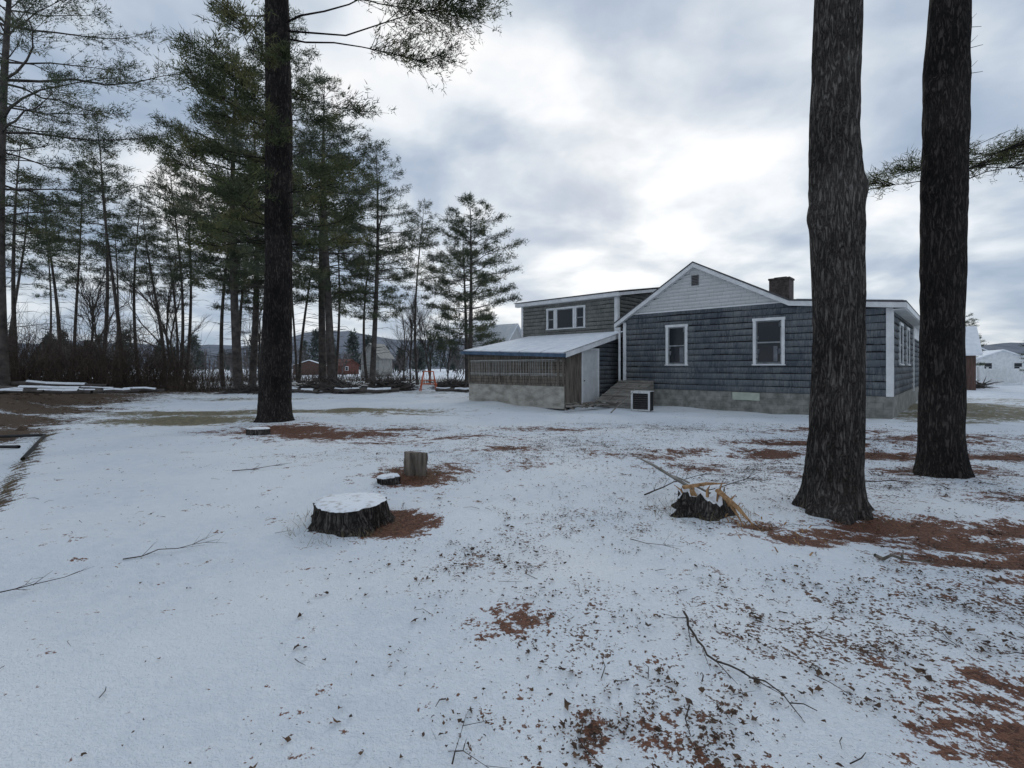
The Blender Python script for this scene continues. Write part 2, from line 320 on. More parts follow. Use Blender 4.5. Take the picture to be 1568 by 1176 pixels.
def ground_mat():
    m=bpy.data.materials.new('snowy_ground'); nt,N,L=nodes_of(m); B=N['Principled BSDF']; B.inputs['Roughness'].default_value=.75; B.inputs['Specular IOR Level'].default_value=.2
    tc=N.new('ShaderNodeTexCoord')
    def nz(s,d=6,r=.6,vec=None):
        n=N.new('ShaderNodeTexNoise'); n.inputs['Scale'].default_value=s; n.inputs['Detail'].default_value=d; n.inputs['Roughness'].default_value=r
        L.new(vec or tc.outputs['Object'],n.inputs['Vector']); return n.outputs['Fac']
    def ma(op,a,b_,c=None):
        n=N.new('ShaderNodeMath'); n.operation=op
        for k,v in enumerate((a,b_,c)):
            if v is None: continue
            if isinstance(v,(int,float)): n.inputs[k].default_value=v
            else: L.new(v,n.inputs[k])
        return n.outputs[0]
    def ss(v,lo,hi,mx=1):
        n=N.new('ShaderNodeMapRange'); n.interpolation_type='SMOOTHSTEP'; n.inputs['From Min'].default_value=lo; n.inputs['From Max'].default_value=hi; n.inputs['To Max'].default_value=mx
        L.new(v,n.inputs['Value']); return n.outputs[0]
    def at(n_):
        n=N.new('ShaderNodeAttribute'); n.attribute_name=n_; return n.outputs['Fac']
    def mix(f,a,b_):
        n=N.new('ShaderNodeMix'); n.data_type='RGBA'
        L.new(f,n.inputs[0])
        for k,v in ((6,a),(7,b_)):
            if isinstance(v,tuple): n.inputs[k].default_value=(*v,1)
            else: L.new(v,n.inputs[k])
        return n.outputs[2]
    n_l=nz(1.6,3,.65); n_m=nz(7,4,.7); n_f=nz(38,3,.65); n_ff=nz(120,1,.6); n_b=nz(.35,2,.6)
    jit=ma('ADD',ma('MULTIPLY',ma('SUBTRACT',n_l,.5),1.4),ma('MULTIPLY',ma('SUBTRACT',n_m,.5),1.8))
    jit=ma('ADD',jit,ma('MULTIPLY',ma('SUBTRACT',n_f,.5),1.1))
    fm=ss(ma('ADD',at('mulch'),jit),.36,.50)
    fg=ss(ma('ADD',at('grass'),jit),.38,.66,.95)
    fd=ss(ma('ADD',at('dirt'),jit),.42,.56)
    sp=ma('ADD',ma('MULTIPLY',at('speck'),.19),ma('MULTIPLY',ma('SUBTRACT',n_m,.5),.7))
    sp=ma('ADD',sp,ma('MULTIPLY',ma('SUBTRACT',n_l,.5),.40))
    fs=ss(ma('ADD',sp,n_f),.735,.785)
    snow=mix(ss(n_b,.35,.65),(.66,.715,.775),(.79,.825,.86))
    snow=mix(ss(n_m,.3,.7,.5),snow,(.83,.86,.89))
    mul=mix(ss(n_f,.35,.65),(.06,.027,.019),(.19,.085,.054))
    mul=mix(ss(n_ff,.58,.7,.6),mul,(.32,.2,.13))
    gr=mix(ss(n_m,.35,.65),(.075,.068,.032),(.21,.175,.088))
    gr=mix(ss(n_ff,.5,.7,.5),gr,(.27,.23,.13))
    di=mix(ss(n_f,.35,.65),(.045,.03,.02),(.13,.088,.056))
    di=mix(ss(n_ff,.6,.7,.6),di,(.25,.2,.145))
    c=mix(fs,snow,(.11,.07,.052)); c=mix(fg,c,gr); c=mix(fd,c,di); c=mix(fm,c,mul)
    L.new(c,B.inputs['Base Color'])
    h=ma('ADD',ma('MULTIPLY',n_m,.32),ma('MULTIPLY',n_f,.28)); h=ma('ADD',h,ma('MULTIPLY',n_ff,.12))
    bp=N.new('ShaderNodeBump'); bp.inputs['Strength'].default_value=1.0; bp.inputs['Distance'].default_value=.07; L.new(h,bp.inputs['Height']); L.new(bp.outputs[0],B.inputs['Normal'])
    return m
ground=build('ground',V,[(F,0)],[ground_mat()],smooth=True,attrs={
 'mulch':('POINT',fld(GX,GY,MULCH).ravel()),'grass':('POINT',fld(GX,GY,GRASS).ravel()),'dirt':('POINT',fld(GX,GY,DIRT).ravel()),'speck':('POINT',fld(GX,GY,SPECK).ravel())})
def gz(x,y): return float(gh(np.array([float(x)]),np.array([float(y)]))[0])

# ------------------------------------------------------------------ leaves / needles / twigs on the ground
def leaves(name,n,mats):
    P=[]
    rng=np.random.default_rng(21)
    tot=0
    while tot<n:
        m=60000
        X=rng.uniform(-9,13,m);Y=1.0+rng.random(m)**1.7*13
        w=.05+.5*fld(X,Y,SPECK)**2+.7*np.clip(fld(X,Y,MULCH)-.35,0,1)
        cl=np.sin(X*5.1+np.sin(Y*4.3)*1.7)*np.sin(Y*5.7+np.sin(X*3.9)*2)+.6*np.sin(X*11+np.sin(Y*9)*2)*np.sin(Y*13+np.sin(X*8)*2)
        w=w*(.14+1.8*np.clip(cl,0,1.2))
        left=np.clip((X+.25*Y+1.2)/1.5,.12,1)
        k=rng.random(m)<w*left*.5
        P.append(np.stack([X[k],Y[k]],1)); tot+=k.sum()
    P=np.concatenate(P)[:n]; m=len(P)
    z=gh(P[:,0],P[:,1])+.012
    size=rng.uniform(.005,.014,m)*(1+1.1*(rng.random(m)<.10))
    th=rng.uniform(0,6.28,m)
    K=7; prof=np.array([1.3,.65,.95,.5,1.1,.55,.9]); ang=np.arange(K)*2*np.pi/K
    r=prof[None]*size[:,None]*rng.uniform(.6,1.3,(m,K)); aa=ang[None]+th[:,None]
    el=rng.uniform(.3,1,(m,1))
    lx=r*np.cos(aa); ly=r*np.sin(aa)*el; ps=rng.uniform(0,3.14,(m,1)); lx,ly=lx*np.cos(ps)-ly*np.sin(ps),lx*np.sin(ps)+ly*np.cos(ps)
    zz=rng.uniform(-.2,.9,(m,K))*size[:,None]*.8
    V=np.stack([P[:,0:1]+lx,P[:,1:2]+ly,z[:,None]+zz],-1)
    c=np.stack([P[:,0],P[:,1],z+size*.1],-1)[:,None]
    V=np.concatenate([V,c],1).reshape(-1,3); b=(np.arange(m)*(K+1))[:,None]; i=np.arange(K)[None]
    F=np.stack([b+i,b+(i+1)%K,np.broadcast_to(b+K,(m,K))],-1).reshape(m,K,3)
    h=m//2
    return build(name,V,[(F[:h].reshape(-1,3),0),(F[h:].reshape(-1,3),1)],mats)
M_leaf1=mat('leaf_brown',(.045,.028,.018),(.15,.09,.055),9,.8,0)
M_leaf2=mat('leaf_dark',(.03,.02,.016),(.09,.058,.042),9,.8,0)
leaves('fallen_leaves',36000,[M_leaf1,M_leaf2])
rng=np.random.default_rng(5); X=rng.uniform(-9,12,450000);Y=rng.uniform(1.2,14,450000); f=fld(X,Y,MULCH); k=rng.random(len(X))<np.clip((f-.38)*1.1,0,1); X=X[k];Y=Y[k]
m=len(X); th=rng.uniform(0,6.28,m); l=rng.uniform(.03,.07,m); w=.0014+.0003*Y; z=gh(X,Y)+.02+rng.uniform(-.012,.02,m)
dx=np.cos(th);dy=np.sin(th)
V=np.stack([np.stack([X-dy*w,Y+dx*w,z],-1),np.stack([X+dy*w,Y-dx*w,z],-1),np.stack([X+dx*l,Y+dy*l,z+rng.uniform(-.01,.025,m)],-1)],1).reshape(-1,3)
build('pine_needle_litter',V,[(np.arange(m*3).reshape(-1,3),0)],[mat('needle_litter',(.09,.038,.022),(.26,.13,.08),14,.8,0)])
def twig(name,pts,r,side=6,seed=0,mt=None,subs=6):
    rg=np.random.default_rng(seed); seg=[]
    P=[np.array([x,y,gz(x,y)+z]) for x,y,z in pts]
    Q=[P[0]]
    for a_,b_ in zip(P[:-1],P[1:]):
        for s in (.33,.66,1.0):
            q=a_+(b_-a_)*s
            if s<1: q=q+rg.normal(0,.012,3)
            Q.append(q)
    n=len(Q)-1
    for i in range(n): seg.append([*Q[i],*Q[i+1],r*(1-.75*i/n),r*(1-.75*(i+1)/n)])
    for k in range(subs):
        i=rg.integers(1,n); d=norm(Q[i]-Q[i-1]); d2=norm(d+rg.normal(0,.6,3)*np.array([1,1,.4])+np.array([0,0,.05])); l=rg.uniform(.05,.25)
        e=Q[i]+d2*l; seg.append([*Q[i],*e,r*.4,r*.12])
        e2=Q[i]+d2*l*.5; seg.append([*e2,*(e2+norm(d2+rg.normal(0,.5,3))*l*.5),r*.25,r*.1])
    Vv,Ff=tubes(seg,side); return build(name,Vv,[(Ff,0)],[mt or M_twig],smooth=True)
twig('fallen_branch',[(1.12,3.15,.03),(1.08,2.85,.04),(1.08,2.68,.03),(1.2,2.55,.03),(1.32,2.36,.03),(1.42,2.25,.02)],.008,seed=1,subs=8)
twig('fallen_branch',[(-3.3,4.1,.01),(-3.0,4.35,.03),(-2.8,4.6,.03)],.005,seed=2,subs=7)
twig('fallen_branch',[(-3.9,3.2,.02),(-3.55,3.45,.04),(-3.35,3.75,.06)],.006,seed=3,subs=8)
twig('fallen_branch',[(-.25,2.02,.01),(-.2,2.12,.04)],.004,seed=4,subs=4)
twig('fallen_branch',[(1.15,4.7,.02),(1.5,4.3,.03)],.004,seed=5,subs=3)
twig('fallen_branch',[(3.0,4.0,.04),(3.15,3.9,.05),(3.25,4.02,.08)],.016,seed=6,subs=1,mt=M_wood)
twig('fallen_branch',[(1.7,6.2,.04),(2.2,6.6,.1),(2.9,7.0,.15)],.01,seed=7,subs=12)
twig('fallen_branch',[(4.4,7.0,.03),(5.1,6.7,.08),(5.7,6.9,.03)],.010,seed=8,subs=9)
twig('fallen_branch',[(-4.4,7.6,.03),(-3.6,7.9,.06)],.008,seed=9,subs=6)
twig('fallen_branch',[(2.6,6.4,.03),(2.95,6.2,.2),(3.1,6.15,.25)],.007,seed=10,subs=14)
seg=[];rng=np.random.default_rng(77)
for k in range(560):
    x=rng.uniform(-6,10);y=1.8+rng.random()**1.4*11
    if rng.random()>min(1,.2+float(fld(np.array([x]),np.array([y]),SPECK)[0])): continue
    th=rng.uniform(0,6.28); l=rng.uniform(.04,.22); z=gz(x,y)+.012; m_=(x+math.cos(th)*l*.5,y+math.sin(th)*l*.5,z+rng.uniform(0,.02)); r=rng.uniform(.0015,.004)
    e=(m_[0]+math.cos(th+.4)*l*.5,m_[1]+math.sin(th+.4)*l*.5,z); seg.append([x,y,z,*m_,r,r*.8]); seg.append([*m_,*e,r*.8,r*.4])
Vv,Ff=tubes(seg,4); build('loose_sticks',Vv,[(Ff,0)],[M_twig])
C=[];rng=np.random.default_rng(8)
for cx,cy,r_,n in [(-1.76,5.2,.55,220),(-1.5,7.4,.35,180),(2.2,5.6,.5,200),(-1.0,7.2,.3,80),(3.75,5.65,.5,70),(-7.2,14.7,.8,100),(5,9,2,120),(0,10,2,60)]:
    for k in range(n):
        t=rng.uniform(0,6.28); rr=r_*rng.uniform(.7,1.25); C.append((cx+rr*math.cos(t),cy+rr*math.sin(t)))
for a_,b_ in zip(CURB[:-1],CURB[1:]):
    for k in range(70):
        t=rng.random(); C.append((a_[0]+(b_[0]-a_[0])*t+rng.normal(0,.06),a_[1]+(b_[1]-a_[1])*t+rng.normal(0,.06)))
C=np.array(C); z=gh(C[:,0],C[:,1]); m=len(C); th=rng.uniform(0,6.28,m); h=rng.uniform(.03,.13,m); ln=rng.normal(0,.06,(m,2))
w=.0025
V=np.stack([np.stack([C[:,0]-np.cos(th)*w,C[:,1]-np.sin(th)*w,z],-1),np.stack([C[:,0]+np.cos(th)*w,C[:,1]+np.sin(th)*w,z],-1),np.stack([C[:,0]+ln[:,0],C[:,1]+ln[:,1],z+h],-1)],1).reshape(-1,3)
build('dry_grass',V,[(np.arange(m*3).reshape(-1,3),0)],[mat('dry_grass_blades',(.1,.09,.05),(.25,.2,.11),5,.8,0)])

# ------------------------------------------------------------------ stumps
def stump(name,cx,cy,r,h,seed,topmat,bark=M_oakbark,snowcap=False,flare=.35,jag=0,lobes=5,ey=1.0):
    rg=np.random.default_rng(seed); n=72; V=[]
    base=gz(cx,cy)-.06
    ph=rg.uniform(0,6.28,5)
    levels=[0,.15,.3,.45,.6,.8,1.0]
    for li,t in enumerate(levels):
        for k in range(n):
            th=6.2832*k/n; c,s=math.cos(th),math.sin(th)
            q=r*(1+.07*math.sin(2*th+ph[0])+.06*math.sin(3*th+ph[1])+flare*(1-t)**2*(.6+.5*math.sin(lobes*th+ph[2])))
            q+=.024*(1-abs(mnoise.noise(Vector((c*4+seed,s*4,t))))*3)+.016*mnoise.noise(Vector((c*14,s*14,t*3+seed)))
            top=h*(1+.06*math.sin(th+ph[4]))
            if jag: top=h*(.55+.45*abs(math.sin(1.5*th+ph[3])))+jag*max(0,mnoise.noise(Vector((c*5,s*5,seed))))
            V.append((cx+c*q,cy+s*q*ey,base+(top+.06)*t))
    F=[]
    for l in range(len(levels)-1):
        for k in range(n): k2=(k+1)%n; F.append((l*n+k,l*n+k2,(l+1)*n+k2,(l+1)*n+k))
    T=[];b0=len(V); last=(len(levels)-1)*n
    fr_=[.97,.9,.6,.3,.02]
    for q,f in enumerate(fr_):
        for k in range(n):
            x,y,z=V[last+k]; hh=(base+.06+h) if not jag else base+.06+h*.55
            zz=hh+(z-hh)*f
            V.append((cx+(x-cx)*f,cy+(y-cy)*f,zz+((.0,.018,.026,.03,.03)[q] if snowcap else .002)+.014*mnoise.noise(Vector((x*6*f,y*6*f,seed)))*(1-f*.6)))
    ids=[last]+[b0+q*n for q in range(len(fr_))]
    for a_,b_ in zip(ids[:-1],ids[1:]):
        for k in range(n): k2=(k+1)%n; T.append((a_+k,a_+k2,b_+k2,b_+k))
    return build(name,np.array(V),[(np.array(F),0),(np.array(T),1)],[bark,topmat],smooth=True)
stump('tree_stump',-1.76,5.25,.375,.21,1,M_stumpsnow,snowcap=True,flare=.42)
stump('tree_stump',-1.48,7.4,.145,.33,2,M_wood,flare=.15,bark=M_wood)
stump('tree_stump',-1.74,6.8,.13,.09,3,M_stumpsnow,snowcap=True,flare=.2)
stump('tree_stump',-6.07,11.6,.23,.14,4,M_stumpsnow,snowcap=True,flare=.2)
bs=stump('splintered_stump',2.18,5.55,.25,.23,5,M_stumpsnow,jag=.14,flare=.8)
def splinter(B,p,q,w,t,m=0):
    p=np.array(p,float);q=np.array(q,float); d=q-p; d/=np.linalg.norm(d); s=np.cross(d,[0,0,1.]); s/=max(np.linalg.norm(s),1e-6); u=np.cross(s,d)
    m1=p+(q-p)*.55+u*.02
    def ring(c,w_,t_): return [c-s*w_-u*t_,c+s*w_-u*t_,c+s*w_*.7+u*t_,c-s*w_+u*t_]
    a_=ring(p,w,t);b_=ring(m1,w*.8,t*.8);c_=ring(q,w*.12,t*.2)
    B.hexa(a_+b_,m);B.hexa(b_+c_,m)
B=Boxes()
z0=gz(2.18,5.55)
for (p,q,w_,t_,m_) in [((2.28,5.38,.30),(2.50,4.98,.02),.03,.015,0),((2.33,5.42,.27),(2.40,5.05,.04),.02,.015,0),((2.30,5.42,.08),(2.34,5.38,.38),.03,.012,0),
 ((2.02,5.42,.1),(1.98,5.4,.34),.02,.012,0),((2.0,5.55,.15),(1.88,5.6,.30),.018,.01,0),((2.08,5.5,.1),(2.04,5.46,.3),.03,.015,0),((2.1,5.6,.25),(1.66,6.95,.44),.022,.014,1),
 ((2.3,5.6,.2),(1.95,6.3,.30),.014,.01,1),((2.2,5.45,.2),(2.22,5.42,.34),.02,.01,0),((2.4,5.5,.1),(2.42,5.5,.30),.02,.012,0),((2.12,5.4,.05),(2.1,5.38,.26),.03,.01,0),((2.38,5.42,.05),(2.5,5.4,.24),.03,.012,0),
 ((1.98,5.6,.27),(2.5,5.62,.31),.03,.015,0)]:
    splinter(B,(p[0],p[1],z0+p[2]),(q[0],q[1],z0+q[2]),w_,t_,m_)
sp=B.make('splinters',[M_fresh,M_woodh]); sp.parent=bs
B=Boxes(); rg=np.random.default_rng(4)
for k in range(60):
    x=rg.normal(2.5,.25);y=rg.normal(4.95,.3);t=rg.uniform(0,3.14);l=rg.uniform(.02,.09);zz=gz(x,y)+.015
    splinter(B,(x,y,zz),(x+l*math.cos(t),y+l*math.sin(t),zz+rg.uniform(0,.02)),rg.uniform(.003,.008),.003)
B.make('wood_chips',[M_fresh])

# ------------------------------------------------------------------ near trees
T=Tree(); rng=np.random.default_rng(14); bx,by=-7.2,14.7
V,F=near_trunk([(-.2,bx,by,.46),(.6,bx+.0,by,.43),(4,bx+.1,by,.39),(9,bx+.12,by,.35),(13,bx+.05,by,.32),(20,bx+.1,by,.2),(24.5,bx,by,.05)],56,.07,9,.022,.32,5,3)
def LB(z,azd,L,el,dens=6,rad=None,inner=.25,sub=.3,droop=.22): pine_branch(T,np.array([bx+.05,by,z]),math.radians(azd),L,el,rng,dens,inner,4,rad,sub,droop)
for z,azd,L,el in [(11.9,-6,6.4,.12),(12.0,-24,5.6,.05),(11.7,8,5.2,-.02),(12.9,14,6.2,.1),(13.2,-20,6,.05),(12.3,176,1.9,.15),(13.4,195,3.2,.15),(14.4,-60,4.5,.1),(14.5,-5,5.5,.05)]:
    LB(z,azd,L,el,11,.04,.45,.36)
z=5.4
while z<10.8:
    for k in range(4):
        az=rng.uniform(0,360)
        LB(z,az,rng.uniform(1.2,3.4),rng.uniform(-.05,.25),7,.02,.4)
    z+=.5
z=15
while z<24:
    for k in range(4): LB(z,rng.uniform(0,360),rng.uniform(.5,1)*4.6*(1-(z-15)/10)+.4,.15,5,.04)
    z+=.7
for k in range(16):
    zz=rng.uniform(4.2,12); az=rng.uniform(0,6.28); L=rng.uniform(.4,1.5); p=np.array([bx+.05,by,zz]); e=p+np.array([math.cos(az)*L,math.sin(az)*L,rng.uniform(-.1,.35)*L]); T.seg.append([*p,*e,.018,.006])
    for _ in range(3):
        g=p+(e-p)*rng.uniform(.4,1); T.seg.append([*g,*(g+rng.normal(0,.22,3)*np.array([1,1,.6])),.008,.003])
finish_tree('pine_tree',T,[],(9,.2,.026),rng,6,M_needle,M_pinebark,extra=(V,F))
# right pine
T=Tree(); rng=np.random.default_rng(24); bx,by=6.66,7.5
V,F=near_trunk([(-.2,6.66,7.5,.315),(.5,6.66,7.5,.285),(2.3,6.67,7.5,.262),(4.3,6.70,7.5,.268),(6.3,6.74,7.5,.262),(7.4,6.79,7.5,.235),(12,6.85,7.5,.2),(18,6.8,7.5,.1),(20,6.8,7.5,.02)],60,.05,11,.015,.28,5,9,bumps=((5.95,3.4,.07,.15),(4.35,3.3,.05,.1)))
for z,azd,L,el in [(4.65,22,2.9,.30),(4.8,5,2.3,.24),(4.85,40,2.6,.3),(4.5,-15,1.9,.2),(4.6,165,.9,-.08),(4.7,190,.75,-.1)]:
    pine_branch(T,np.array([bx,by,z]),math.radians(azd),L,el,rng,20 if L>1 else 14,.35 if L>1 else .5,4,.012,.40,.12)
for z,azd,L in [(6.9,10,.45),(6.5,-5,.3),(6.15,5,.4),(7.1,20,.3)]:
    a_=math.radians(azd); p=np.array([bx+.05,by,z]); e=p+np.array([math.cos(a_)*(L+.25),math.sin(a_)*(L+.25),.12]); T.seg.append([*p,*e,.010,.004]); T.seg.append([*((p+e)/2),*((p+e)/2+np.array([.12,-.1,.15])),.006,.002])
z=9.5
while z<20:
    for k in range(4): pine_branch(T,np.array([bx+.1,by,z]),rng.uniform(0,6.28),rng.uniform(.5,1)*4*(1-(z-9)/12)+.4,.25,rng,5)
    z+=.75
finish_tree('pine_tree',T,[],(11,.12,.010),rng,6,M_needle,M_pinebark,extra=(V,F))
# oak
T=Tree(); rng=np.random.default_rng(34)
V,F=near_trunk([(-.2,3.74,5.65,.32),(.3,3.75,5.65,.295),(.9,3.79,5.65,.275),(2.1,3.82,5.65,.255),(3.1,3.80,5.65,.262),(3.5,3.79,5.65,.268),(4.4,3.76,5.65,.235),(5.9,3.81,5.65,.222),(8,3.9,5.65,.2),(11.5,3.95,5.7,.15)],84,.035,16,.013,.48,5,5,
 bumps=((3.38,3.35,.08,.16),(3.72,-.15,.06,.14),(.5,4.4,.03,.2)))
seg=[]
for k in range(5): bare(seg,np.array([3.92,5.68,9.6+k*.4]),norm(np.array([math.cos(k*1.4),math.sin(k*1.4),1.2])),2.0,.09,4,rng,.4)
bare(seg,np.array([3.95,5.7,11.3]),np.array([.05,0,1.]),2.6,.14,4,rng,.4)
T.seg=seg
finish_tree('oak_tree',T,[],(1,1,1),rng,6,M_needle,M_oakbark,extra=(V,F))

# ------------------------------------------------------------------ mid-distance pines (shared meshes)
NA=(7,.32,.046)
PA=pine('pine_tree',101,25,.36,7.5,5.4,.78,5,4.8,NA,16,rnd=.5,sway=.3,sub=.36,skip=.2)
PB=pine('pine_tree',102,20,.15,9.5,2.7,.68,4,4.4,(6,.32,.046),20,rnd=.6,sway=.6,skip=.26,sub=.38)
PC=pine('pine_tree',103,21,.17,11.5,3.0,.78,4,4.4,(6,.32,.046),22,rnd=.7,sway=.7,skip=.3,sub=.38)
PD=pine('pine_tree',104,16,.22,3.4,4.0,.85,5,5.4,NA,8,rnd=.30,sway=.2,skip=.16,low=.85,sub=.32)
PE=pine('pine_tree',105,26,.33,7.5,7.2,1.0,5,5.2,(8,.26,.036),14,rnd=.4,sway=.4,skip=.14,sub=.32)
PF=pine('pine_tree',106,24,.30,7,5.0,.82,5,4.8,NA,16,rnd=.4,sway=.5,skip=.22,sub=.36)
def put(src,x,y,s=1,rz=0,first=False,name='pine_tree',sz=None):
    ob=src if first else bpy.data.objects.new(name,src.data)
    if not first: COL.objects.link(ob)
    ob.location=(x,y,gz(x,y)); ob.scale=(s,s,(sz or s)); ob.rotation_euler=(0,0,rz); return ob
put(PA,-15.6,32,1.0,0,True); put(PD,-3.6,41,1.0,1,True); put(PB,-34.8,41,1.08,2,True,sz=1.1); put(PC,-30.5,38,.9,.5,True); put(PE,-26.4,25,1.0,.7,True); put(PF,-11.0,38,.80,.6,True)
put(PF,-19.2,34,1.02,2.1); put(PA,-13.4,36,.93,3.9); put(PF,-21.5,40,.95,5.2)
put(PD,-4.4,47,.92,2.2); put(PA,-17.6,45,1.0,2.9); put(PB,-8.6,44,.85,4.0)
rg=np.random.default_rng(55)
for k,(x,y) in enumerate([(-43,46),(-39,43),(-33,46),(-29,43),(-26,46),(-24.5,41),(-28.5,50),(-36,52),(-46,44),(-50,52),(-22,50),(-19,52),(-45,55),(-31,55),(-40,37),(-37,48),(-24,54),(-27.5,40),(-42,41),(-15,50)]):
    put(PB if k%2 else PC,x,y,rg.uniform(.85,1.12),rg.uniform(0,6.28),sz=rg.uniform(.80,1.0))
put(PD,42.5,45.5,.42,2); put(PD,40.8,46,.34,4); put(PD,48,44,.30,1)

seg=[];rng=np.random.default_rng(61); bare(seg,np.array([0,0,-.2]),np.array([0,0,1.]),3.6,.14,6,rng,.45)
V,F=tubes(seg,3); BT1=build('bare_tree',V,[(F,0)],[M_farbark])
seg=[];rng=np.random.default_rng(65); bare(seg,np.array([0,0,-.2]),np.array([0.05,0,1.]),4.2,.13,6,rng,.38)
V,F=tubes(seg,3); BT2=build('bare_tree',V,[(F,0)],[M_farbark])
put(BT1,-7.6,45,.75,0,True); put(BT2,-10.5,50,.85,1,True)
for k,(x,y,s) in enumerate([(-6.6,50,.75),(-30,43,1.1),(-34,48,1.2),(-38,43,1.1),(-13,58,.9),(-42,50,1.2),(-23,44,.8),(-5,57,.7),(47,62,.6),(52,70,.7),(-45,38,1.1),(-9,53,.9)]):
    put(BT1 if k%2 else BT2,x,y,s,k*1.3,name='bare_tree')

# distant wood mass: one object
seg=[];rng=np.random.default_rng(90)
for k in range(130):
    y=rng.uniform(95,170); x=rng.uniform(-1.15,.02)*y if k<110 else rng.uniform(.85,1.2)*y
    bare(seg,np.array([x,y,-.2]),np.array([0,0,1.]),rng.uniform(1.6,3.0)*(1 if k<110 else .7),.18,4,rng,.45)
V,F=tubes(seg,3)
T=Tree()
for k in range(70):
    y=rng.uniform(130,230); x=rng.uniform(-1.1,-.02)*y; H=rng.uniform(6,14)
    if k>58: x=rng.uniform(.7,1.2)*y; H*=.8
    T.seg.append([x,y,0,x,y,H,.2,.03])
    for j in range(150):
        f=rng.random(); rr=(1-f)**.7*H*.25*rng.uniform(.3,1); a_=rng.uniform(0,6.28)
        T.tuft(np.array([x+rr*math.cos(a_),y+rr*math.sin(a_),H*(.1+.9*f)]),np.array([math.cos(a_),math.sin(a_),.2]))
V2,F2=tubes(T.seg,3); V3,F3=needles(np.array(T.C),np.array(T.D),5,1.2,.4,rng)
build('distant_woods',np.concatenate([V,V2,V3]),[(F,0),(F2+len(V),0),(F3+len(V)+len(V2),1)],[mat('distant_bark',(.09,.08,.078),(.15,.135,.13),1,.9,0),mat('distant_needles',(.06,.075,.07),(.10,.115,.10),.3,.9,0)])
seg=[];rng=np.random.default_rng(91)
def stalks(n,x0,x1,y0,y1,h0,h1,r):
    for k in range(n):
        x=rng.uniform(x0,x1);y=rng.uniform(y0,y1);h=rng.uniform(h0,h1)*rng.uniform(.5,1); p=np.array([x,y,-.05]); d=norm(np.array([rng.normal(0,.3),rng.normal(0,.3),1.]))
        q=p
        for i in range(3):
            e=q+d*h/3; seg.append([*q,*e,r*(1-i/3.4),r*(1-(i+1)/3.4)]); q2=q+(e-q)*rng.random()
            dd=norm(d+rng.normal(0,.6,3)); seg.append([*q2,*(q2+dd*h*.3),r*.5,r*.2]); d=norm(d+rng.normal(0,.28,3)); q=e
stalks(2600,-46,-24.5,30,38,1.8,6.8,.024)
stalks(600,-25.5,-20,31,37,.6,3.0,.016)
stalks(1300,-42,-12,52,64,.4,2.2,.03)
stalks(350,-15,-1,44,56,.3,1.5,.018)
V,F=tubes(seg,3); build('brush_thicket',V,[(F,0)],[mat('brush_twigs',(.045,.034,.029),(.13,.10,.078),1.5,.9,0)])
# hills
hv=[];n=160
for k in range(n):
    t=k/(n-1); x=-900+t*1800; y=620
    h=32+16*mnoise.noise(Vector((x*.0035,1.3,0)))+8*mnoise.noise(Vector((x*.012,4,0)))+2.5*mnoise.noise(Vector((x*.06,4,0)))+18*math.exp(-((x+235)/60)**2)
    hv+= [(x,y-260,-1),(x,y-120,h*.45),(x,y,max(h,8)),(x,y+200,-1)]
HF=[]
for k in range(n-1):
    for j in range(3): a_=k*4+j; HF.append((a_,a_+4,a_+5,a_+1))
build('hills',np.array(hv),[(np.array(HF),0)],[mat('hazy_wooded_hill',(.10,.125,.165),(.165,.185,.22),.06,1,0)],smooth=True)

# ------------------------------------------------------------------ HOUSE
ang=math.atan2(-.683,.73)
house=empty('shingled_house',(11.85,15.1,0),ang)
def wall_pt(o,a_,n_,s,z,d): return (o[0]+a_[0]*s+n_[0]*d,o[1]+a_[1]*s+n_[1]*d,z)
def siding(name,o,a_,n_,s0,s1,z0,top,course,matl,holes=(),seed=0,wmin=.10,wmax=.34,proud=.038,zmax=99,parent=house,wave=.012,gapz=.026):
    rg=np.random.default_rng(seed); V=[];F=[];A=[];MI=[]
    z=z0; row=0
    while True:
        if z>=zmax: break
        any_=False; s=s0; rowv=rg.uniform(0,.3); ph=rg.uniform(0,6.28,2)
        wv=lambda q:(wave*math.sin(q*1.1+ph[0])+wave*.6*math.sin(q*2.9+ph[1])) if row else 0
        while s<s1-1e-6:
            w=min(rg.uniform(wmin,wmax),s1-s); e=s+w
            if s1-e<.04: e=s1
            zt0=min(z+course,top(s),zmax);zt1=min(z+course,top(e),zmax)
            mid=(s+e)/2; zc=z+course/2
            if max(zt0,zt1)>z+.04:
                any_=True
                if not any(h[0]<mid<h[1] and h[2]<zc<h[3] for h in holes):
                    zt0=max(zt0,z+.035);zt1=max(zt1,z+.035)
                    j=rg.normal(0,.006) if row and gapz>0 else 0; pd=proud+rg.uniform(-.005,.005)
                    zb0=z+j+wv(s)+gapz; zb1=z+j+wv(e)+gapz
                    b=len(V)
                    V+= [wall_pt(o,a_,n_,s+.002,zb0,pd),wall_pt(o,a_,n_,e-.002,zb1,pd),wall_pt(o,a_,n_,e-.002,max(zt1,zb1+.005),.006),wall_pt(o,a_,n_,s+.002,max(zt0,zb0+.005),.006),wall_pt(o,a_,n_,s+.002,zb0,0),wall_pt(o,a_,n_,e-.002,zb1,0)]
                    F+=[(b,b+1,b+2,b+3),(b+4,b+5,b+1,b)]; r_=rowv+rg.random()*.7; A+=[r_,0]; MI+=[0,1]
            s=e
        z+=course; row+=1
        if not any_: break
    return build(name,np.array(V),[(np.array(F),MI)],[matl,M_courseshade if matl is not M_sidw else M_sidw],parent=parent,attrs={'rnd':('FACE',A)})
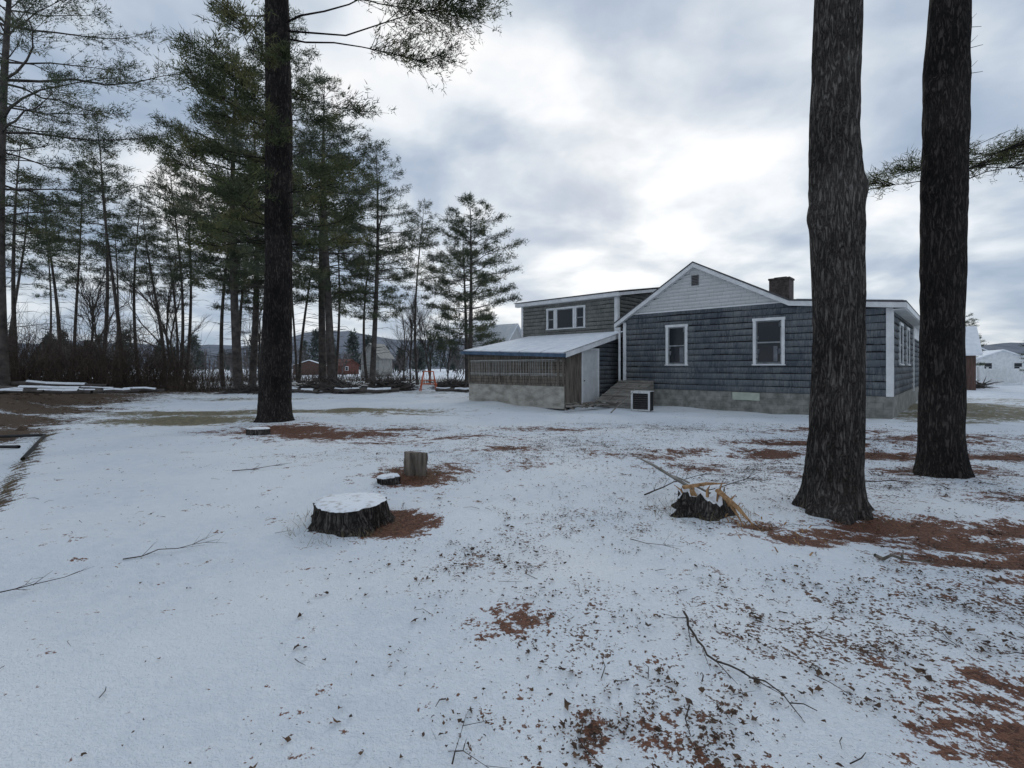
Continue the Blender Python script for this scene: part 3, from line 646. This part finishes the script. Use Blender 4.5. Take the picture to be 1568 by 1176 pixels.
def window(B,o,a_,n_,s0,s1,z0,z1,trim=.1,mull=0,rail=True):
    def bx(sa,sb,za,zb,d0,d1,m):
        B.hexa([wall_pt(o,a_,n_,sa,za,d1),wall_pt(o,a_,n_,sb,za,d1),wall_pt(o,a_,n_,sb,za,d0),wall_pt(o,a_,n_,sa,za,d0),
                wall_pt(o,a_,n_,sa,zb,d1),wall_pt(o,a_,n_,sb,zb,d1),wall_pt(o,a_,n_,sb,zb,d0),wall_pt(o,a_,n_,sa,zb,d0)],m)
    bx(s0,s0+trim,z0,z1-trim,.001,.06,0);bx(s1-trim,s1,z0,z1-trim,.001,.06,0);bx(s0-.02,s1+.02,z1-trim,z1,.001,.065,0);bx(s0-.03,s1+.03,z0-.04,z0,.001,.09,0)
    a0,a1,b0,b1=s0+trim,s1-trim,z0,z1-trim
    bx(a0,a1,b0,b1,-.02,.012,1)
    f=.045
    bx(a0,a0+f,b0,b1,.013,.035,2);bx(a1-f,a1,b0,b1,.013,.035,2);bx(a0+f,a1-f,b0,b0+f,.013,.034,2);bx(a0+f,a1-f,b1-f,b1,.013,.034,2)
    if rail: m=(b0+b1)/2; bx(a0+f,a1-f,m-.025,m+.025,.013,.038,2)
prof=[(-9.41,3.72),(-6.19,5.72),(-2.81,3.9),(0,3.6)]
def topz(x): return float(np.interp(x,[p[0] for p in prof],[p[1] for p in prof]))
Df=13.0
M_sash=mat('window_sash',(.2,.21,.22),(.32,.33,.34),4,.6,.05)
B=Boxes()
B.face([(-9.41,0,.0),(0,0,.0),(0,0,3.6),(-2.81,0,3.9),(-6.19,0,5.72),(-9.41,0,3.72)],0)
B.face([(0,Df,.0),(-9.41,Df,.0),(-9.41,Df,3.72),(-6.19,Df,5.72),(-2.81,Df,3.9),(0,Df,3.6)],0)
B.face([(0,0,0),(0,Df,0),(0,Df,3.6),(0,0,3.6)],0); B.face([(-9.41,Df,0),(-9.41,0,0),(-9.41,0,3.72),(-9.41,Df,3.72)],0)
B.make('walls_core',[M_dark],house)  # backing kept near-black so gaps between courses read as shadow
B=Boxes(); B.box(-9.43,.02,-.02,Df+.02,-.3,.72,0); B.make('foundation',[M_conc],house)
B=Boxes()
for z in (.12,.32,.52): B.box(-9.44,.03,-.0235,-.0205,z-.004,z+.004,0)
for r_ in range(4):
    for k in range(24):
        x=-9.4+k*.4+(r_%2)*.2
        if x<0: B.box(x-.004,x+.004,-.0238,-.0208,-.08+r_*.2,.12+r_*.2-.006 if r_<3 else .7,0)
B.make('block_joints',[mat('mortar',(.11,.11,.105),(.16,.16,.15),6,.9,0)],house)
o=(0,0);ax_=(1,0);nf=(0,-1)
holes=[(-7.32,-6.6,1.78,3.3),(-3.93,-3.07,1.78,3.35)]
siding('front_shingles',o,ax_,nf,-9.41,-.01,.70,lambda s:topz(s)-.08,.235,M_sid,holes,1,zmax=3.97)
siding('gable_clapboards',o,ax_,nf,-9.0,-2.7,3.99,lambda s:topz(s)-.04,.14,M_sidw,[],2,wmin=.3,wmax=.5,proud=.022,wave=0,gapz=-.004)
siding('side_shingles',(0,0),(0,1),(1,0),.01,Df,.70,lambda s:3.5,.235,M_sid,[(2.2,3.2,1.8,3.1),(5.0,6.0,1.8,3.1)],3)
B=Boxes()
B.box(-9.0,-2.9,-.045,-.039,3.93,3.99,0)
window(B,o,ax_,nf,-7.42,-6.50,1.75,3.39)
window(B,o,ax_,nf,-4.03,-2.98,1.75,3.43)
window(B,(0,0),(0,1),(1,0),2.1,3.3,1.75,3.2); window(B,(0,0),(0,1),(1,0),4.9,6.1,1.75,3.2)
B.make('windows',[M_white,M_glass,M_sash],house)
B=Boxes(); 
B.box(-6.62-.22,-6.62-.05,-.0128,-.0122,1.85,2.45,0); B.box(-3.35,-3.22,-.0128,-.0122,1.85,2.4,0)
B.make('window_curtains',[mat('curtain',(.12,.125,.14),(.2,.21,.23),3,.9,0)],house)
B=Boxes()
B.box(-.13,.035,-.052,-.001,.72,3.5,0); B.box(.001,.052,.0,.13,.72,3.48,0); B.box(-9.42,-9.28,-.052,-.001,.72,3.62,0)
B.box(.001,.06,8.2,8.42,.6,3.48,0);B.box(.001,.06,12.7,12.95,.6,3.48,0); B.box(.001,.07,8.42,12.7,2.9,3.4,0)
def rake(B,x0,z0,x1,z1,y0,y1,t,m=0,dz=0):
    B.hexa([(x0,y0,z0-t+dz),(x1,y0,z1-t+dz),(x1,y1,z1-t+dz),(x0,y1,z0-t+dz),(x0,y0,z0+dz),(x1,y0,z1+dz),(x1,y1,z1+dz),(x0,y1,z0+dz)],m)
sL=(5.72-3.72)/3.22; eL=(-9.75,3.72-.34*sL); sR=(3.9-3.6)/2.81; eR=(.38,3.6-.38*sR)
segsR=[(eL[0],eL[1],-6.19,5.72),(-6.19,5.72,-2.81,3.9),(-2.81,3.9,eR[0],eR[1])]
for (x0,z0,x1,z1) in segsR:
    rake(B,x0,z0,x1,z1,-.26,-.225,.17,0,.06)
    rake(B,x0,z0,x1,z1,-.225,.0,.02,0,-.06)
B.box(.36,.395,-.22,Df+.2,3.44,3.60,0); B.box(.03,.36,-.22,Df+.2,3.42,3.44,0); B.box(-9.77,-9.74,-.22,Df+.2,3.40,3.56,0)
B.make('white_trim',[M_white],house)
B=Boxes(); B.box(-6.34,-6.04,-.04,-.012,4.9,5.32,0)
for k in range(6): B.box(-6.31,-6.07,-.052,-.041,4.94+k*.062,4.965+k*.062,1)
B.make('gable_vent',[mat('vent_gray',(.14,.14,.14),(.22,.22,.22),5,.7,0),M_dark],house)
B=Boxes()
for (x0,z0,x1,z1) in segsR: rake(B,x0,z0,x1,z1,-.28,Df+.25,.05,0,.115)
B.make('roof',[M_roof],house)
B=Boxes(); rake(B,-2.6,3.9-.2*sR,.3,3.6-.3*sR,-.1,Df,.03,0,.15); B.make('roof_snow',[M_snow],house)
B=Boxes(); B.box(-4.2,-3.46,2.6,3.3,3.9,5.2,0); B.box(-4.23,-3.43,2.57,3.33,5.201,5.27,1); B.box(-4.05,-3.6,2.75,3.15,5.271,5.32,2)
B.make('chimney',[M_brick,M_brick,M_dark],house)
B=Boxes(); B.box(-4.75,-3.8,-.06,-.021,.42,.70,0); B.box(-4.45,-4.1,-.05,-.022,.18,.40,1); B.make('foundation_hatch',[mat('pale_green_panel',(.36,.40,.33),(.47,.5,.42),4,.7,0),M_conc],house)
B=Boxes(); B.box(-9.62,-9.54,-.12,-.04,.1,3.3,0); B.box(-9.62,-9.54,-.32,-.12,.08,.16,0); B.box(-9.72,-9.54,-.12,-.04,3.301,3.42,0); B.make('downspout',[M_white],house,.01)
# bulkhead cellar door
B=Boxes()
x0,x1=-9.55,-7.95
B.hexa([(x0,-2.0,.0),(x1,-2.0,.0),(x1,-.05,.0),(x0,-.05,.0),(x0,-2.0,.22),(x1,-2.0,.22),(x1,-.05,1.02),(x0,-.05,1.02)],0)
sl=(1.02-.22)/1.95
for k in range(8):
    a0=x0-.03+k*.207; a1=a0+.195; yt=-2.05; zt=.22-.05*sl+.004
    B.hexa([(a0,yt,zt),(a1,yt,zt),(a1,-.04,1.03),(a0,-.04,1.03),(a0,yt,zt+.03+.006*(k%3)),(a1,yt,zt+.03+.006*(k%3)),(a1,-.04,1.06+.006*(k%3)),(a0,-.04,1.06+.006*(k%3))],0)
for yy in (-1.6,-.9,-.3):
    zt=.22+(yy+2.0)*sl+.06; B.hexa([(x0,yy,zt),(x1-.02,yy,zt),(x1-.02,yy+.1,zt+.04),(x0,yy+.1,zt+.04),(x0,yy,zt+.03),(x1-.02,yy,zt+.03),(x1-.02,yy+.1,zt+.07),(x0,yy+.1,zt+.07)],0)
B.make('cellar_bulkhead',[M_woodh],house)

# --- wing (two storeys) behind the lean-to
WX0,WX1,WY0,WY1=-16.5,-10.4,1.1,8.5
def wt(y): return 5.08+.16*(y-1.1)
B=Boxes()
B.hexa([(WX0,WY0,0),(WX1,WY0,0),(WX1,WY1,0),(WX0,WY1,0),(WX0,WY0,wt(WY0)),(WX1,WY0,wt(WY0)),(WX1,WY1,wt(WY1)),(WX0,WY1,wt(WY1))],0)
B.box(-10.39,-9.42,1.12,WY1,0,3.5,0)
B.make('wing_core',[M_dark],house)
siding('wing_front_shingles',(0,1.1),(1,0),(0,-1),WX0,WX1,3.28,lambda s:5.06,.2,M_sid2,[(-14.6,-12.3,3.7,4.7)],5,gapz=.01)
siding('wing_side_shingles',(WX1,0),(0,1),(1,0),WY0,WY1,3.1,lambda s:wt(s)-.02,.2,M_sid2,[],6,gapz=.01)
B=Boxes()
for (a0,a1) in ((-14.68,-14.1),(-14.08,-12.86),(-12.84,-12.2)): window(B,(0,1.1),(1,0),(0,-1),a0,a1,3.66,4.76,trim=.09,rail=(a1-a0<.8))
B.make('wing_windows',[M_white,M_glass,M_sash],house)
B=Boxes()
B.box(WX1-.13,WX1+.05,1.048,1.099,3.3,5.06,0); B.box(WX1+.001,WX1+.052,1.1,1.24,3.3,5.06,0); B.box(WX0,WX0+.13,1.048,1.099,3.3,5.06,0)
B.box(WX0-.25,WX1+.25,.80,.84,5.0,5.17,0); B.box(WX0-.25,WX1+.25,.84,1.04,4.985,5.0,0)
B.hexa([(WX1+.22,.84,5.0),(WX1+.25,.84,5.0),(WX1+.25,8.8,6.27),(WX1+.22,8.8,6.27),(WX1+.22,.84,5.15),(WX1+.25,.84,5.15),(WX1+.25,8.8,6.42),(WX1+.22,8.8,6.42)],0)
B.make('wing_trim',[M_white],house)
B=Boxes(); B.hexa([(WX0-.28,.77,5.175),(WX1+.28,.77,5.175),(WX1+.28,8.85,6.46),(WX0-.28,8.85,6.46),(WX0-.28,.77,5.225),(WX1+.28,.77,5.225),(WX1+.28,8.85,6.51),(WX0-.28,8.85,6.51)],0); B.make('wing_roof',[M_roof],house)

# --- lean-to shed
SX0,SX1,SY0,SY1=-15.79,-10.04,-3.5,1.09
eaL,eaR=2.42,2.22
B=Boxes()
B.hexa([(SX0,SY0,0),(SX1,SY0,0),(SX1,SY1,0),(SX0,SY1,0),(SX0,SY0,eaL),(SX1,SY0,eaR),(SX1,SY1,3.28),(SX0,SY1,3.28)],0)
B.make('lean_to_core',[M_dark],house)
B=Boxes(); rg=np.random.default_rng(12)
xx=SX0+.02
for w in (1.9,1.25,1.5,1.08):
    B.box(xx+.008,min(xx+w,SX1-.02),SY0-.03,SY0-.002,-.05+rg.uniform(0,.03),.86,1); xx+=w
B.box(SX0-.02,SX1+.02,SY0-.05,SY0-.001,.865,.96,0)
z=.965
while z<2.12:
    B.box(SX0,SX1,SY0-.022-rg.uniform(0,.012),SY0-.001,z+.005,z+.14,0 if rg.random()<.7 else 2); z+=.148
B.box(SX0-.03,SX1+.03,SY0-.045,SY0-.001,z+.003,z+.05,0)
for x in (SX0+.06,SX0+2.1,SX0+3.9,SX1-.3,SX1-.05): B.box(x-.05,x+.05,SY0-.062,SY0-.052,.97,2.15,0)
B.make('lean_to_front',[M_wood,M_ply,M_woodh],house)
B=Boxes()
B.box(SX0+.25,SX1-.45,SY0-.13,SY0-.10,1.93,1.96,0)
B.box(SX0+.25,SX1-.45,SY0-.125,SY0-.105,1.36,1.375,0)
x=SX0+.3
while x<SX1-.5:
    B.box(x,x+.012,SY0-.12,SY0-.108,1.25+rg.uniform(-.05,.06),1.93,0); x+=rg.choice([.1,.1,.1,.16])
B.make('lean_to_rods',[mat('pale_rod',(.3,.3,.29),(.5,.5,.48),6,.6,0)],house)
B=Boxes(); yy=SY0
def lt(y): return eaR+(3.28-eaR)*(y-SY0)/(SY1-SY0)
while yy<-2.42:
    w=rg.uniform(.12,.2); e=min(yy+w,-2.40); d=.02+rg.uniform(0,.015); zb=.02+rg.uniform(0,.12)
    B.hexa([(SX1+.001,yy+.004,zb),(SX1+d,yy+.004,zb),(SX1+d,e-.004,zb),(SX1+.001,e-.004,zb),(SX1+.001,yy+.004,lt(yy)),(SX1+d,yy+.004,lt(yy)),(SX1+d,e-.004,lt(e)),(SX1+.001,e-.004,lt(e))],0); yy=e
B.make('lean_to_boards',[M_wood],house)
siding('lean_to_side_shingles',(SX1,0),(0,1),(1,0),-1.06,SY1,.3,lambda s:lt(s)-.02,.2,M_sid,[],8)
B=Boxes()
B.box(SX1+.001,SX1+.05,-2.39,-2.30,.08,2.46,0);B.box(SX1+.001,SX1+.05,-1.17,-1.08,.08,2.46,0);B.box(SX1+.001,SX1+.052,-2.30,-1.17,2.36,2.46,0)
B.box(SX1+.001,SX1+.03,-2.299,-1.171,.1,2.359,1)
for (z0_,z1_) in ((.25,1.0),(1.15,2.2)):
    for (y0_,y1_) in ((-2.2,-1.8),(-1.68,-1.27)): B.box(SX1+.031,SX1+.038,y0_,y1_,z0_,z1_,1)
B.box(SX1+.031,SX1+.08,-2.24,-2.2,1.05,1.09,2)
B.box(SX1+.001,SX1+.35,-2.35,-1.12,-.05,.079,3)
B.make('lean_to_door',[M_white,mat('door_paint',(.5,.51,.52),(.62,.63,.64),3,.5,.05),M_dark,M_woodh],house,.004)
B=Boxes()
def rp(x0,x1,ya,yb,t0,t1,m):
    f=lambda x,y:(eaL+(eaR-eaL)*(x-SX0)/(SX1-SX0))+(3.28-(eaL+(eaR-eaL)*(x-SX0)/(SX1-SX0)))*(y-SY0)/(SY1-SY0)
    B.hexa([(x0,ya,f(x0,ya)+t0),(x1,ya,f(x1,ya)+t0),(x1,yb,f(x1,yb)+t0),(x0,yb,f(x0,yb)+t0),(x0,ya,f(x0,ya)+t1),(x1,ya,f(x1,ya)+t1),(x1,yb,f(x1,yb)+t1),(x0,yb,f(x0,yb)+t1)],m)
rp(SX0-.2,SX1+.25,SY0-.30,SY1-.02,.0,.03,0)
rp(SX0-.22,SX1+.27,SY0-.335,SY0-.302,-.10,.05,1)
rp(SX1+.252,SX1+.275,SY0-.30,SY1-.02,-.12,.06,2)
rp(SX0-.15,SX1+.18,SY0-.24,SY1-.04,.031,.075,3)
x=SX0-.1
while x<SX1+.2: rp(x,x+.03,SY0-.29,SY1-.03,.032,.085,4); x+=1.2
B.make('lean_to_roof',[M_roof,M_blue,M_white,M_snow,M_trimold],house)

crate=empty('window_unit_crate',(4.95,18.35,0),ang+.2)
B=Boxes(); B.box(-.33,.33,-.25,.3,.0,.72,0); B.box(-.36,.36,-.285,-.251,.66,.74,1);B.box(-.36,-.29,-.285,-.251,.0,.659,1);B.box(.29,.36,-.285,-.251,.0,.659,1);B.box(-.289,.289,-.285,-.251,0,.06,1)
B.box(-.36,.36,-.25,.32,.721,.745,1)
for k in range(7): B.box(-.28,.28,-.262,-.252,.1+k*.08,.115+k*.08,2)
B.make('crate_body',[M_dark,M_trimold,M_brick],crate)
twig('leaning_pole',[(3.6,17.6,.03),(4.3,18.0,.5),(4.9,18.6,1.0)],.025,seed=31,mt=M_woodh,subs=0)
rg=np.random.default_rng(41)
B=Boxes()
for k in range(34):
    x=rg.uniform(1.9,4.4);y=18.2+ (x-1.9)*.72+rg.uniform(-.6,.1); l=rg.uniform(.2,.8);t=rg.uniform(0,3.14); z=rg.uniform(.02,.25)
    splinter(B,(x,y,z),(x+l*math.cos(t),y+l*math.sin(t),z+rg.uniform(-.02,.12)),rg.uniform(.03,.09),.02,int(rg.integers(0,2)))
B.make('scrap_lumber',[M_wood,M_woodh])

# ------------------------------------------------------------------ neighbouring buildings
def gable_house(name,loc,rot,w,d,h,rise,mw,mr,over=.3,wins=(),snow=True,door=None):
    e=empty(name,loc,rot); B=Boxes()
    B.face([(-w/2,0,0),(w/2,0,0),(w/2,0,h),(0,0,h+rise),(-w/2,0,h)],0);B.face([(w/2,d,0),(-w/2,d,0),(-w/2,d,h),(0,d,h+rise),(w/2,d,h)],0)
    B.face([(w/2,0,0),(w/2,d,0),(w/2,d,h),(w/2,0,h)],0);B.face([(-w/2,d,0),(-w/2,0,0),(-w/2,0,h),(-w/2,d,h)],0)
    B.make('walls',[mw],e)
    B=Boxes(); s=rise/(w/2); xo=w/2+over
    for sg in (-1,1):
        B.hexa([(0,-over,h+rise),(sg*xo,-over,h-over*s),(sg*xo,d+over,h-over*s),(0,d+over,h+rise),(0,-over,h+rise+.15),(sg*xo,-over,h-over*s+.15),(sg*xo,d+over,h-over*s+.15),(0,d+over,h+rise+.15)],0)
    B.make('roof',[mr],e)
    B=Boxes()
    for (a0,a1,z0_,z1_) in wins: window(B,(0,0),(1,0),(0,-1),a0,a1,z0_,z1_)
    for (a0,a1,z0_,z1_) in wins: window(B,(w/2,0),(0,1),(1,0),1.2+a0*.3,1.2+a0*.3+(a1-a0),z0_,z1_)
    if wins: B.make('windows',[M_white,M_glass,M_sash],e)
    return e
M_red=mat('barn_red',(.12,.05,.042),(.18,.08,.065),3,.8,.1); M_grayw=mat('gray_board',(.2,.2,.19),(.3,.3,.28),2,.8,.1); M_brown=mat('brown_board',(.08,.048,.04),(.14,.09,.075),3,.8,.2,stretch=(6,6,.5))
M_graywhite=mat('gray_white_clapboard',(.38,.39,.4),(.5,.51,.52),2,.8,.1)  # grayer than the white paint, for contrast with the snow roof
gable_house('white_cottage',(.4,50,0),.95,4.6,4.6,3.5,2.5,M_graywhite,M_snow,wins=((-.9,-.1,1.2,2.4),))
gable_house('red_house',(-36,108,0),1.0,4.5,6,2.0,1.3,M_red,M_red,wins=((-1.6,-.7,.9,1.8),))
gable_house('gray_barn',(-23.5,80,0),-.2,3.2,5,3.4,2.1,M_grayw,M_grayw)
gable_house('brown_shed',(-42,100,0),.3,6,4,2.0,1.0,M_brown,M_snow)
gable_house('garden_shed',(33.8,35.6,0),.95,3.6,3.6,2.75,1.75,M_brown,M_snow,wins=())
gable_house('white_house',(67,66,0),-.5,7,8,2.4,1.5,M_white,M_snow,wins=((-2,-1,1.2,2.3),(1,2,1.2,2.3)))
gable_house('white_house',(78,82,0),-.3,9,8,3.0,2.4,M_grayw,M_snow,wins=((-2,-1,1.2,2.3),))
fe=empty('white_fence',(0,0,0)); B=Boxes()
P0=np.array([43.5,45.0]);P1=np.array([58,52.]); n=90
dv=(P1-P0)/n
for k in range(n):
    a_=P0+dv*k; b_=P0+dv*(k+.88); B.hexa([(a_[0],a_[1],.05),(b_[0],b_[1],.05),(b_[0],b_[1]+.03,.05),(a_[0],a_[1]+.03,.05),(a_[0],a_[1],1.5),(b_[0],b_[1],1.5),(b_[0],b_[1]+.03,1.5),(a_[0],a_[1]+.03,1.5)],0)
for k in range(0,n+1,10):
    a_=P0+dv*k; B.box(a_[0]-.06,a_[0]+.06,a_[1]+.05,a_[1]+.17,0,1.65,0)
B.make('pickets',[M_white],fe)
sw=empty('swing_set',(-5.7,33,0),.3); seg=[]
for s in (-.55,.55):
    for q in (-.4,.4): seg.append([s,q,0,s*.6,0,1.35,.035,.035])
seg+= [[-.35,0,1.35,.35,0,1.35,.035,.035],[-.3,0,1.3,-.3,0,.5,.02,.02],[.1,0,1.3,.1,0,.5,.02,.02],[-.35,0,.5,.15,0,.5,.05,.05],[-.55,-.4,.5,.55,-.4,.5,.03,.03],[-.45,-.3,.75,.45,-.3,.75,.03,.03]]
V,F=tubes(seg,6); build('frame',V,[(F,0)],[mat('orange_paint',(.42,.09,.035),(.58,.14,.055),4,.6,0)],parent=sw)
def brush_pile(x,y,r,h,seed,n=260):
    rg=np.random.default_rng(seed); seg=[]
    for k in range(n):
        a_=rg.uniform(0,6.28); q=r*math.sqrt(rg.random())*.8; zz=h*(1-(q/r)**2)*rg.random(); p=np.array([x+q*math.cos(a_),y+q*math.sin(a_)*.7,zz]); d=norm(rg.normal(0,1,3)*np.array([1,1,.35])); l=rg.uniform(.4,1.4)
        e=p+d*l; e[2]=max(e[2],.02); seg.append([*p,*e,rg.uniform(.015,.06),.012])
    V,F=tubes(seg,4); build('brush_pile',V,[(F,0)],[M_farbark])
brush_pile(-8.6,34,2.0,.8,1,400); brush_pile(-4.4,36,1.6,.7,2,300); brush_pile(-13.0,34,2.4,.8,3,400); brush_pile(-11,31,1.3,.45,4); brush_pile(36,38,1.2,.6,5,150); brush_pile(-16.4,30,1.5,.5,6)
def log(name,p,q,r,seed):
    rg=np.random.default_rng(seed); n=8; seg=[];P=[np.array(p)+(np.array(q)-np.array(p))*i/n+np.array([0,rg.normal(0,.05),rg.normal(0,.02)]) for i in range(n+1)]
    for i in range(n): seg.append([*P[i],*P[i+1],r*(1-.3*i/n),r*(1-.3*(i+1)/n)])
    V,F=tubes(seg,10)
    S=[[*(np.array(s[:3])+[0,0,r*.45]),*(np.array(s[3:6])+[0,0,r*.45]),r*.7,r*.65] for i_,s in enumerate(seg) if i_%4!=3]; V2,F2=tubes(S,8)
    build(name,np.concatenate([V,V2]),[(F,0),(F2+len(V),1)],[M_farbark,M_snow],smooth=True)
log('fallen_log',(-26,22.0,.72),(-18.0,21.2,.62),.14,1); log('fallen_log',(-22,20.2,.66),(-17.4,20.0,.62),.11,2); log('fallen_log',(-30,26,.8),(-20.5,24.5,.68),.15,3); log('fallen_log',(-18.8,20.4,.62),(-16.9,22,.55),.10,4); log('fallen_log',(-24,18.6,.66),(-18.6,19.2,.66),.08,8); log('fallen_log',(-20.5,23,.62),(-16.9,23.6,.5),.10,9)
log('fallen_log',(-11,30,.15),(-7.2,30.8,.15),.17,6); log('fallen_log',(-5.0,32,.15),(-2.4,31,.15),.15,7); log('fallen_log',(-14.5,31,.15),(-12,30,.15),.16,10)
V=[];F=[];rg=np.random.default_rng(71)
for k in range(520):
    x=rg.uniform(-27,-12);y=rg.uniform(11.2,24)
    if fld(np.array([x]),np.array([y]),DIRT)[0]<.5: continue
    r_=rg.uniform(.03,.11)*(1+(rg.random()<.08)); z=gz(x,y); b=len(V)
    for (a_,c_,d_) in ((1,0,0),(-1,0,0),(0,1,0),(0,-1,0),(0,0,1),(0,0,-1)):
        V.append((x+a_*r_*rg.uniform(.6,1.4),y+c_*r_*rg.uniform(.6,1.4),z+d_*r_*rg.uniform(.4,.8)))
    for f in ((0,2,4),(2,1,4),(1,3,4),(3,0,4),(2,0,5),(1,2,5),(3,1,5),(0,3,5)): F.append([b+q for q in f])
build('dirt_clods',np.array(V),[(np.array(F),0)],[mat('clods',(.05,.035,.026),(.17,.12,.085),3,.9,.3)])
seg=[]
for pp in ([(-15.5,11.7),(-13,11.75),(-11.3,11.7),(-10.7,11.0),(-9.65,9.75),(-8.8,8.7)],[(-14.5,10.4),(-12,10.45),(-10.6,10.4)]):
    for a_,b_ in zip(pp[:-1],pp[1:]): seg.append([a_[0],a_[1],gz(*a_)+.04,b_[0],b_[1],gz(*b_)+.04,.035,.035])
V,F=tubes(seg,8); build('landscape_edging',V,[(F,0)],[M_dark],smooth=True)

# ------------------------------------------------------------------ world + sun
w=bpy.data.worlds.new('World'); sc.world=w; w.use_nodes=True; nt=w.node_tree; N=nt.nodes; L=nt.links
for n in list(N): N.remove(n)
out=N.new('ShaderNodeOutputWorld'); sky=N.new('ShaderNodeTexSky'); sky.sky_type='NISHITA'; sky.sun_disc=False
EL,AZ=math.radians(24),math.radians(12)
sky.sun_elevation=EL; sky.sun_rotation=AZ
b1=N.new('ShaderNodeBackground'); b1.inputs['Strength'].default_value=.08; L.new(sky.outputs[0],b1.inputs['Color'])
tc=N.new('ShaderNodeTexCoord'); sx=N.new('ShaderNodeSeparateXYZ'); L.new(tc.outputs['Generated'],sx.inputs[0])
def ma(op,a,b_=None,c=None):
    n=N.new('ShaderNodeMath'); n.operation=op
    for k,v in enumerate((a,b_,c)):
        if v is None: continue
        if isinstance(v,(int,float)): n.inputs[k].default_value=v
        else: L.new(v,n.inputs[k])
    return n.outputs[0]
zz=ma('ADD',ma('MAXIMUM',sx.outputs[2],0),.25)
cb=N.new('ShaderNodeCombineXYZ'); L.new(ma('DIVIDE',sx.outputs[0],zz),cb.inputs[0]); L.new(ma('DIVIDE',sx.outputs[1],zz),cb.inputs[1]); cb.inputs[2].default_value=5.2
nz=N.new('ShaderNodeTexNoise'); nz.inputs['Scale'].default_value=2.3; nz.inputs['Detail'].default_value=5; nz.inputs['Roughness'].default_value=.48; nz.inputs['Distortion'].default_value=.2; L.new(cb.outputs[0],nz.inputs['Vector'])
n2=N.new('ShaderNodeTexNoise'); n2.inputs['Scale'].default_value=.8; n2.inputs['Detail'].default_value=1; L.new(cb.outputs[0],n2.inputs['Vector'])
sd=(math.sin(AZ)*math.cos(EL),math.cos(AZ)*math.cos(EL),math.sin(EL))
dp=N.new('ShaderNodeVectorMath'); dp.operation='DOT_PRODUCT'; L.new(tc.outputs['Generated'],dp.inputs[0]); dp.inputs[1].default_value=sd
dt=ma('MAXIMUM',dp.outputs['Value'],0)
g=ma('ADD',ma('MULTIPLY',ma('POWER',dt,220),.13),ma('MULTIPLY',ma('POWER',dt,7),.045))
fac=ma('ADD',ma('ADD',ma('MULTIPLY',nz.outputs['Fac'],.9),ma('MULTIPLY',n2.outputs['Fac'],.15)),g)
cr=N.new('ShaderNodeValToRGB'); E=cr.color_ramp.elements; E[0].position=.40; E[0].color=(.35,.44,.57,1); E[1].position=.74; E[1].color=(1.0,1.0,1.0,1)
e=E.new(.49); e.color=(.46,.54,.66,1); e=E.new(.57); e.color=(.62,.69,.77,1); e=E.new(.65); e.color=(.84,.88,.93,1)
L.new(fac,cr.inputs['Fac'])
b2=N.new('ShaderNodeBackground'); b2.inputs['Strength'].default_value=1.05; L.new(cr.outputs[0],b2.inputs['Color'])
ms=N.new('ShaderNodeMixShader'); ms.inputs[0].default_value=.9; L.new(b1.outputs[0],ms.inputs[1]); L.new(b2.outputs[0],ms.inputs[2]); L.new(ms.outputs[0],out.inputs['Surface'])
sl_=bpy.data.lights.new('sun','SUN'); sl_.energy=.65; sl_.angle=math.radians(25); sl_.color=(1,.96,.9)
so=bpy.data.objects.new('sun',sl_); COL.objects.link(so); so.rotation_euler=Vector(sd).to_track_quat('Z','Y').to_euler(); so.location=(0,0,30)
# ------------------------------------------------------------------ camera
cd=bpy.data.cameras.new('camera'); cam=bpy.data.objects.new('camera',cd); COL.objects.link(cam)
cam.location=(0,0,1.65); cam.rotation_euler=(math.radians(90),0,0); cd.sensor_width=36; cd.lens=17.0; cd.shift_y=-.0166; cd.clip_end=3000; cd.clip_start=.05
sc.camera=cam
